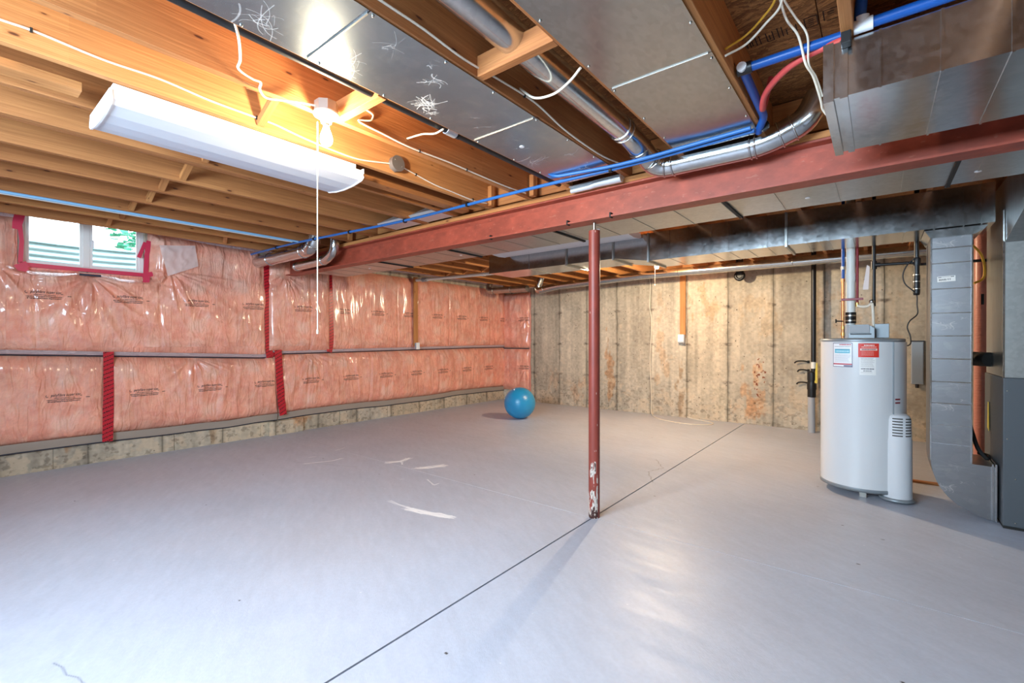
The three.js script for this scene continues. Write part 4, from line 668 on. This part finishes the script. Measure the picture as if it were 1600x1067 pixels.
// ---------------------------------------------------------------- outlet battens
{
  const o = thing('outlet_batten', 'wooden batten with a small outlet box on the pink insulation', 'batten', [WL + 0.105, 0, -5.29]);
  mesh('strip', wood(0, 0.03, 1.2, 2.4, -0.045, 0.04, 'y', 0.003), 'wood2', o); mesh('outlet_box', box(0.03, 0.075, 1.14, 1.25, -0.04, 0.03, { c: 0.004 }), 'greyPipe', o); mesh('cover_plate', box(0.075, 0.08, 1.137, 1.253, -0.043, 0.033, { c: 0.002 }), 'white', o);
  const q = thing('outlet_batten', 'wooden batten with a small outlet box on the concrete wall', 'batten', [-2.58, 0, WB]);
  mesh('strip', wood(-0.045, 0.045, 1.33, 2.4, 0.002, 0.04, 'y', 0.003), 'wood0', q); mesh('outlet_box', box(-0.06, 0.045, 1.25, 1.39, 0.04, 0.085, { c: 0.004 }), 'greyPipe', q); mesh('cover_plate', box(-0.063, 0.03, 1.27, 1.393, 0.085, 0.09, { c: 0.002 }), 'white', q);
}

// ---------------------------------------------------------------- ball
{
  const o = thing('exercise_ball', 'blue exercise ball on the floor in the far corner', 'ball', [-4.66, 0, -6.06]);
  const pr = []; for (let i = 0; i <= 96; i++) { const a = -Math.PI / 2 + i / 96 * Math.PI, r = 0.258 + (Math.abs(a) < 1.2 ? 0.0008 * Math.sin(a * 60) : 0); pr.push([r * Math.cos(a), 0.256 + r * Math.sin(a)]); } pr[0][1] = 0; 
  const g = lathe(pr, 72); g.translate(0, -0.256, 0); g.rotateX(0.5); g.translate(0, 0.257, 0); mesh('ball_skin', g, 'ball', o); const p = new THREE.SphereGeometry(0.012, 12, 8); p.translate(-0.02, 0.487, 0.125); mesh('valve_plug', p, 'white', o);
}

// ---------------------------------------------------------------- water heater
const sticker = (w, h, draw) => { const t = canvasTex(w, h, draw); const m = new THREE.MeshPhysicalMaterial({ map: t, roughness: 0.4 }); return m; };
const lines = (g, k, x0, x1, y, h, c, gap = 3) => { g.fillStyle = c; let x = x0; while (x < x1) { const w = 4 + k() * 16; g.fillRect(x, y, Math.min(w, x1 - x), h); x += w + gap; } };
const wrap = (r, y0, y1, t0, t1) => { const g = new THREE.CylinderGeometry(r, r, y1 - y0, 24, 1, true, t0, t1 - t0); g.translate(0, (y0 + y1) / 2, 0); return g; };
{
  const o = thing('water_heater', 'tall white tank water heater with stickers beside the concrete wall', 'water heater', [-0.125, 0, -5.0]), r = 0.29;
  mesh('tank', lathe([[r, 0.075], [r, 0.6], [r, 1.285]], 72), 'enamel', o);
  mesh('top_cap', lathe([[r, 1.285], [r + 0.005, 1.286], [r + 0.005, 1.306], [r - 0.005, 1.312], [0.12, 1.318], [0, 1.318]], 72), 'greyTrim', o);
  mesh('base_ring', lathe([[0, 0.05], [r - 0.03, 0.05], [r + 0.004, 0.06], [r + 0.004, 0.085], [r, 0.088]], 72), 'greyTrim', o);
  for (const a of [0.1, 2.2, 4.3]) { const g = box(-0.025, 0.025, 0, 0.052, -0.02, 0.02, { c: 0.004 }); g.translate(0.2 * Math.sin(a), 0, 0.2 * Math.cos(a)); mesh('foot', g, 'screw', o); }
  const k = rng(90);
  mesh('rating_sticker', wrap(r + 0.0015, 1.075, 1.275, -0.68, -0.17), sticker(256, 330, (g) => { g.fillStyle = '#3b4270'; g.fillRect(0, 0, 256, 330); g.fillStyle = '#f4f6f8'; g.fillRect(6, 6, 244, 318); lines(g, k, 90, 240, 16, 14, '#b83048'); lines(g, k, 20, 236, 46, 7, '#9aa2ac'); g.fillStyle = '#6fc3d8'; g.fillRect(26, 84, 200, 56); g.fillStyle = '#2f8fae'; g.fillRect(26, 84, 200, 8); lines(g, k, 40, 214, 104, 20, '#cfeef6', 5); for (let i = 0; i < 8; i++) lines(g, k, 24, 200 + k() * 40, 158 + i * 14, 4, '#b9c0c8'); g.fillStyle = '#c23a4c'; g.fillRect(6, 282, 244, 16); g.fillStyle = '#2b3260'; g.fillRect(150, 306, 100, 14); }), o);
  mesh('warning_sticker', wrap(r + 0.0015, 1.16, 1.272, -0.04, 0.43), sticker(256, 190, (g) => { g.fillStyle = '#dd3a2c'; g.fillRect(0, 0, 256, 190); lines(g, k, 70, 200, 18, 16, '#fde8e0'); lines(g, k, 40, 226, 44, 12, '#f8c8bc'); g.fillStyle = '#f6d9d0'; g.fillRect(24, 70, 210, 28); lines(g, k, 40, 220, 78, 12, '#7a2a24'); for (let i = 0; i < 4; i++) lines(g, k, 40, 190, 112 + i * 16, 6, '#f2a89c'); }), o);
  mesh('notice_sticker', wrap(r + 0.0013, 1.015, 1.157, -0.01, 0.36), sticker(256, 256, (g) => { g.fillStyle = '#f1f1ee'; g.fillRect(0, 0, 256, 256); for (let i = 0; i < 9; i++) lines(g, k, 16, 200 + k() * 44, 10 + i * 15, 5, i ? '#b5b3b0' : '#6e6c6c'); lines(g, k, 20, 230, 156, 18, '#6b6a70', 6); lines(g, k, 60, 190, 188, 14, '#7b7a80', 5); lines(g, k, 20, 200, 216, 5, '#b5b3b0'); }), o);
  mesh('side_channel', wrap(r + 0.012, 0.62, 1.283, 0.8, 1.75), 'enamel', o);
  for (const t of [0.8, 1.75]) mesh('channel_edge', box(-0.0015, 0.0015, 0.62, 1.283, r - 0.002, r + 0.012).rotateY(t), 'greyTrim', o);
  for (const y of [0.79, 0.818]) mesh('small_label', wrap(r + 0.0135, y, y + 0.012, 0.83, 1.0), 'darkRed', o);
  // air intake shroud with louvres
  const sx = 0.235, sz = 0.15, sr = 0.098, sh = mesh('intake_shroud', lathe([[sr + 0.002, 0.035], [sr, 0.06], [sr - 0.002, 0.5], [sr - 0.001, 0.505], [sr - 0.004, 0.51], [sr - 0.008, 0.66], [sr - 0.016, 0.69], [sr - 0.04, 0.708], [0, 0.715]], 48).translate(sx, 0, sz), 'plastic', o);
  for (let i = 0; i < 7; i++) for (const [a, b] of [[-0.32, 0.38], [0.58, 1.15]]) mesh('louver_slot', wrap(sr - 0.0035, 0.535 + i * 0.0225, 0.5445 + i * 0.0225, a, b).translate(sx, 0, sz), 'slot', sh);
  mesh('shroud_flange', lathe([[0, 0.012], [sr + 0.012, 0.012], [sr + 0.018, 0.022], [sr + 0.012, 0.036], [sr, 0.04]], 48).translate(sx, 0, sz), 'greyTrim', o);
  for (const y of [0.35, 0.62]) mesh('shroud_tab', box(sx - sr - 0.018, sx - sr + 0.01, y - 0.008, y + 0.008, sz - 0.01, sz + 0.014, { c: 0.003 }), 'plastic', o);
  // blower on top
  const b = mesh('blower_housing', prism([[-0.085, 1.318], [0.09, 1.318], [0.09, 1.4], [0.05, 1.43], [-0.085, 1.43]], 'z', -0.16, 0.02, 0.003), 'greyTrim', o);
  mesh('blower_slot', box(-0.075, 0.07, 1.345, 1.357, 0.022, 0.026), 'black', b); mesh('blower_cover', box(-0.083, 0.06, 1.36, 1.425, 0.02, 0.03, { c: 0.004 }), 'greyPipe', b);
  mesh('control_box', box(0.09, 0.19, 1.318, 1.44, -0.16, -0.08, { c: 0.004 }), 'greyTrim', o);
  mesh('vent_collar', lathe([[0.04, 1.318], [0.04, 1.43], [0.036, 1.436]], 28).translate(-0.085, 0, -0.17), 'greyPipe', o);
}
{
  const z = -5.19, v = thing('vent_pipe', 'white plastic vent pipe rising from the water heater', 'pipe', [-0.206, 0, z]);
  mesh('pipe', rod([0, 1.43, 0], [0, 2.62, 0], 0.0345, 24), 'pvc', v); mesh('rubber_coupling', rod([0, 1.45, 0], [0, 1.55, 0], 0.041, 24), 'black', v); for (const y of [1.475, 1.52]) mesh('hose_clamp', rod([0, y - 0.006, 0], [0, y + 0.006, 0], 0.0425, 24), 'screw', v); mesh('pipe_socket', rod([0, 1.83, 0], [0, 1.9, 0], 0.0385, 24), 'pvc', v);
  const c = thing('water_line', 'cold water line of blue plastic and copper beside the vent pipe', 'pipe', [-0.262, 0, z + 0.02]); mesh('plastic_pipe', rod([0, 1.84, 0], [0, 2.62, 0], 0.013), 'bluePex', c); mesh('copper_pipe', rod([0, 1.312, 0], [0, 1.83, 0], 0.011), 'copper', c); for (const [y, m, q] of [[1.34, 'brass', 0.017], [1.4, 'brass', 0.015], [1.83, 'copper', 0.016], [1.94, 'screw', 0.0155]]) mesh('fitting', rod([0, y, 0], [0, y + 0.028, 0], q), m, c); mesh('valve_handle', merge([rod([0, 1.47, 0.01], [-0.05, 1.472, 0.03], 0.006), rod([-0.05, 1.455, 0.03], [-0.05, 1.49, 0.03], 0.006)]), 'blackDull', c);
  const h = thing('water_line', 'dark red water pipe close beside the vent pipe', 'pipe', [-0.158, 0, z + 0.01]); mesh('pipe', rod([0, 1.63, 0], [0, 2.62, 0], 0.0105), 'darkRed', h); mesh('bracket', box(-0.115, 0.045, 1.655, 1.675, 0.03, 0.042, { c: 0.002 }), 'darkRed', h); mesh('elbow', rod([0, 1.6, 0], [0, 1.635, 0], 0.013), 'brass', h);
  const t = thing('water_line', 'cream flexible tube bent from the red pipe down to the heater', 'pipe', [0, 0, 0]); mesh('tube', sweep(soft([[-0.155, 1.61, z + 0.015], [-0.13, 1.598, z + 0.03], [-0.08, 1.6, z + 0.05], [-0.055, 1.62, z + 0.06], [-0.048, 1.58, z + 0.07], [-0.042, 1.42, z + 0.08], [-0.04, 1.38, z + 0.08]], 50), 0.012, 12), 'cable', t); mesh('valve_ball', new THREE.SphereGeometry(0.021, 16, 12).translate(-0.055, 1.635, z + 0.055), 'screw', t); for (const [y, q] of [[1.33, 0.017], [1.355, 0.021], [1.38, 0.016]]) mesh('fitting', rod([-0.04, y - 0.014, z + 0.08], [-0.04, y + 0.012, z + 0.08], q), 'brass', t);
  const g = thing('gas_pipe', 'black gas pipe with a tee above the water heater', 'pipe', [-0.041, 0, z - 0.03]); mesh('pipe', rod([0, 1.6, 0], [0, 2.62, 0], 0.014), 'black', g); mesh('tee', merge([rod([0, 1.93, 0], [0, 2.0, 0], 0.022), rod([0, 1.965, 0], [0.045, 1.965, 0], 0.02)]), 'black', g); mesh('branch_pipe', rod([0.03, 1.965, 0], [0.265, 1.96, 0], 0.012), 'black', g); mesh('lower_pipe', rod([0, 1.35, -0.02], [0, 1.62, -0.02], 0.006), 'black', g);
  const d = thing('gas_pipe', 'black gas pipe with stacked couplings next to the drop duct', 'pipe', [0.245, 0, z - 0.03]); mesh('pipe', rod([0, 1.72, 0], [0, 2.62, 0], 0.017), 'black', d); mesh('regulator', lathe([[0, 1.68], [0.02, 1.682], [0.024, 1.7], [0.024, 1.73], [0.018, 1.735], [0.024, 1.74], [0.024, 1.79], [0.02, 1.795], [0.024, 1.8], [0.024, 1.85], [0.02, 1.855], [0.02, 1.93], [0.028, 1.935], [0.028, 1.99], [0.018, 2.0]], 24), 'black', d); for (const y of [1.735, 1.797, 1.853]) mesh('band', rod([0, y - 0.003, 0], [0, y + 0.003, 0], 0.0245), 'screw', d);
  const p = thing('power_cord', 'black power cord looping beside the stacked couplings', 'cord', [0, 0, 0]); mesh('cord', sweep(soft([[0.235, 1.99, z], [0.19, 1.95, z], [0.155, 1.86, z], [0.17, 1.78, z], [0.22, 1.72, z], [0.245, 1.69, z - 0.03], [0.248, 1.6, z - 0.03], [0.25, 1.52, z - 0.02], [0.2, 1.46, z], [0.185, 1.41, z], [0.205, 1.33, z], [0.2, 1.26, z + 0.02], [0.14, 1.25, z + 0.03]], 90), 0.005, 8), 'black', p);
  const f = thing('plastic_tag', 'clear plastic bag tag hanging beside the black gas pipe', 'tag', [-0.09, 0, z]); mesh('bag', prism([[-0.03, 1.75], [0.012, 1.75], [0.02, 1.95], [0.0, 1.97]], 'z', -0.002, 0.002), 'clearFilm', f);
}
{
  const a = thing('drain_stack', 'black plastic drain stack with a grey lower pipe on the concrete wall', 'pipe', [-0.745, 0, -7.7]);
  mesh('black_pipe', rod([0.02, 0.85, 0], [0.02, 2.6, 0], 0.031, 24), 'black', a); mesh('pipe_label', rod([0.02, 0.9, 0], [0.02, 0.99, 0], 0.0318, 24), 'pvc', a); mesh('coupling', lathe([[0.034, 0.86], [0.05, 0.85], [0.055, 0.84], [0.055, 0.74], [0.05, 0.73], [0.05, 0.69], [0.058, 0.68], [0.058, 0.61], [0.052, 0.6], [0.052, 0.5], [0.044, 0.495]], 28), 'black', a); mesh('grey_pipe', rod([0, 0, 0], [-0.005, 0.52, 0], 0.045, 24), 'greyPipe', a);
  mesh('yellow_tag', prism([[0.03, 0.7], [0.07, 0.7], [0.07, 0.98], [0.055, 0.98]], 'z', 0.03, 0.033), 'tag', a);
  const b = thing('pipe_stub', 'black plastic pipe stub hanging below the round pipe on the concrete wall', 'pipe', [-1.66, 2.27, -7.62]); const g = new THREE.TorusGeometry(0.05, 0.03, 12, 32); g.rotateY(0.1); mesh('elbow', g, 'black', b); mesh('riser', rod([0, 0.05, 0], [0, 0.37, 0], 0.05, 24), 'black', b); mesh('cleanout_cap', new THREE.CylinderGeometry(0.035, 0.04, 0.05, 24).rotateX(Math.PI / 2), 'black', b);
}

{
  const b = thing('disconnect_box', 'narrow grey electrical box on the concrete wall between heater and drop duct', 'electrical box', [0.375, 0, WB]); mesh('box_body', box(-0.06, 0.06, 0.74, 1.28, 0.004, 0.09, { c: 0.006 }), 'greyPipe', b); mesh('box_cover', box(-0.052, 0.052, 0.75, 1.27, 0.09, 0.095, { c: 0.002 }), 'greyTrim', b); mesh('gland', rod([0, 0.69, 0.045], [0, 0.745, 0.045], 0.018), 'black', b); mesh('top_flange', box(-0.07, 0.07, 1.28, 1.292, 0.004, 0.1), 'black', b);
  for (const [y, l, label] of [[0.985, 0.2, 'topmost curved black hook on the concrete wall beside the drain stack'], [0.86, 0.13, 'middle black hook on the concrete wall beside the drain stack'], [0.68, 0.15, 'lowest black hook on the concrete wall beside the drain coupling']]) { const h = thing('wall_hook', label, 'hook', [-0.86, y, WB]); mesh('hook_arm', sweep(soft([[0.06, 0.0, 0.006], [0.0, 0.012, 0.04], [-l * 0.4, 0.005, 0.05], [-l * 0.55, -0.02, 0.045]], 20), 0.01, 8), 'blackDull', h); mesh('hook_plate', box(0.045, 0.075, -0.02, 0.02, 0.003, 0.008), 'blackDull', h); }
}
// ---------------------------------------------------------------- drop duct, furnace and plenum
{
  const o = thing('drop_duct', 'vertical galvanised return drop with a curved boot at the floor', 'duct', [0, 0, 0]), z0 = -5.1, z1 = -4.68;
  const ol = [[0.3, 2.1], [0.3, 0.46]]; for (let i = 1; i <= 14; i++) { const t = i / 14; ol.push([lerp(lerp(0.3, 0.3, t), lerp(0.3, 0.6, t), t), lerp(lerp(0.46, 0.1, t), lerp(0.1, 0.022, t), t)]); } ol.push([0.64, 0.018], [0.64, 0.4], [0.523, 0.403], [0.523, 2.1]);
  mesh('duct_body', prism(ol, 'z', z0, z1), 'agedZinc', o);
  mesh('collar', prism([[0.262, 2.118], [0.6, 2.118], [0.58, 2.09], [0.53, 2.06], [0.295, 2.06]], 'z', z0 - 0.005, z1 + 0.03), 'zinc', o);
  for (const y of [1.98, 1.87, 1.68, 1.5, 1.33, 1.16, 0.99, 0.83, 0.67, 0.53]) mesh('cross_bead', zbox(0.3, 0.523, y - 0.004, y + 0.004, z1, z1 + 0.004), 'zinc', o);
  for (const [x, a, b] of [[0.302, 0.4, 2.06], [0.521, 0.405, 2.06]]) mesh('corner_lock', zbox(x - 0.004, x + 0.004, a, b, z1 - 0.002, z1 + 0.006), 'zinc', o);
  for (const x of [0.628, 0.645]) mesh('boot_flange', zbox(x - 0.005, x + 0.005, 0.018, 0.42, z0, z1 + 0.012), 'zinc', o);
  const lab = mesh('duct_label', (() => { const g = new THREE.PlaneGeometry(0.1, 0.042); g.rotateZ(0.035); g.translate(0.385, 1.752, z1 + 0.006); return g; })(), sticker(300, 126, (g) => { g.fillStyle = '#f2efe9'; g.fillRect(0, 0, 300, 126); g.fillStyle = '#171514'; g.fillRect(16, 16, 58, 14); g.fillRect(222, 12, 58, 14); for (let x = 84; x < 212; x += 12) g.fillRect(x, 18, 7, 8); g.save(); g.translate(22, 96); g.transform(1, 0, -0.2, 1, 0, 0); g.font = 'bold 54px sans-serif'; g.fillText('MAR/11', 0, 0); g.restore(); }), o); lab.userData.label = 'small white hand-lettered label';
}
{
  const o = thing('furnace', 'grey furnace cabinet at the picture edge beside the drop duct', 'furnace', [0.666, 0, -5.3]);
  mesh('cabinet', box(0, 0.56, 0.02, 1.04, 0, 0.705, { c: 0.006 }), 'furnaceGrey', o); mesh('base_rail', box(0.005, 0.555, 0, 0.022, 0.01, 0.69), 'blackDull', o);
  for (const [x, y] of [[0.02, 0.62], [0.02, 0.95], [0.06, 0.35], [0.06, 0.05]]) mesh('screw', new THREE.SphereGeometry(0.005, 8, 6).translate(x, y, 0.707), 'screw', o);
  mesh('door_panel', box(0.1, 0.54, 0.08, 0.98, 0.705, 0.715, { c: 0.004 }), 'furnaceGrey', o); mesh('door_handle', box(0.26, 0.38, 0.9, 0.92, 0.715, 0.725, { c: 0.003 }), 'black', o);
  const p = thing('furnace_plenum', 'galvanised plenum sloping up from the furnace to the trunk duct', 'duct', [0, 0, 0]);
  mesh('plenum_box', zbox(0.672, 1.22, 1.042, 1.97, -5.28, -4.592), 'zincDull', p); mesh('transition', prism([[-5.28, 1.97], [-4.592, 1.97], [-3.605, 2.182], [-3.605, 2.402], [-5.28, 2.402]], 'x', 0.672, 1.22), 'zincDull', p);
  mesh('corner_lock', merge([zbox(0.662, 0.672, 1.042, 1.98, -4.6, -4.585), zbox(0.66, 0.668, 1.9, 2.19, -4.6, -4.57)]), 'zinc', p); for (const y of [1.22, 1.5, 1.78]) mesh('cross_bead', zbox(0.672, 1.22, y - 0.003, y + 0.003, -4.592, -4.589), 'zincDull', p);
  mesh('trunk_stub', zbox(0.663, 1.22, 2.182, 2.403, -3.6, -3.09), 'zincDull', p);
  const q = thing('wrapped_pipe', 'pink wrapped pipe standing in the gap behind the drop duct', 'pipe', [0.685, 0, -5.6]); mesh('pipe', sweep([[0, 0, 0], [0, 1.0, 0.004], [0, 2.35, 0]], 0.05, 20), 'pinkDull', q); mesh('black_clip', box(-0.012, 0.006, 1.6, 1.69, 0.046, 0.054), 'black', q);
  const e = thing('flue_elbow', 'black elbow pipe leaving the side of the furnace', 'pipe', [0, 0, 0]); mesh('pipe', sweep(fillet([[0.662, 1.15, -5.05], [0.6, 1.15, -5.16], [0.5, 1.16, -5.16]], 0.05), 0.055, 22), 'blackDull', e);
  const c = thing('gas_pipe', 'thin black pipe crossing the gap between drop duct and furnace', 'pipe', [0, 0, 0]); mesh('pipe', rod([0.27, 1.955, -5.33], [1.2, 1.94, -5.36], 0.012), 'black', c);
  const y = cable('yellow cable slanting down in the gap beside the drop duct', [[0.5, 2.13, -5.18], [0.58, 2.06, -5.2], [0.64, 1.97, -5.24], [0.655, 1.8, -5.3], [0.6, 1.76, -5.28]], 0.009, 'cableYellow');
  const h = thing('rubber_hose', 'black rubber hose curled on the boot beside the furnace', 'hose', [0, 0, 0]); mesh('hose', sweep(soft([[0.535, 0.72, -5.0], [0.55, 0.6, -4.9], [0.58, 0.48, -4.85], [0.62, 0.425, -4.85], [0.64, 0.428, -4.95], [0.6, 0.43, -5.02]], 50), 0.013, 10), 'blackDull', h);
  const t = thing('paper_tag', 'yellow paper tag hung on the side of the furnace', 'tag', [0.66, 0, -5.1]); mesh('tag_sheet', prism([[-0.03, 0.62], [0.04, 0.6], [0.02, 0.82], [-0.01, 0.82]], 'x', -0.002, 0.001), 'tag', t);
}
{
  const k = thing('wood_scrap', 'thin wooden scrap on the floor behind the water heater', 'wood', [0, 0, 0]); mesh('strip', wood(0.15, 0.75, 0.0, 0.02, -5.62, -5.57, 'x', 0.002), 'wood1', k);
}

// ---------------------------------------------------------------- shadows everywhere, then hand over
scene.traverse((o) => { if (o.isMesh) { o.castShadow = true; o.receiveShadow = true; } });
scene.add(camera);
renderer.render(scene, camera);
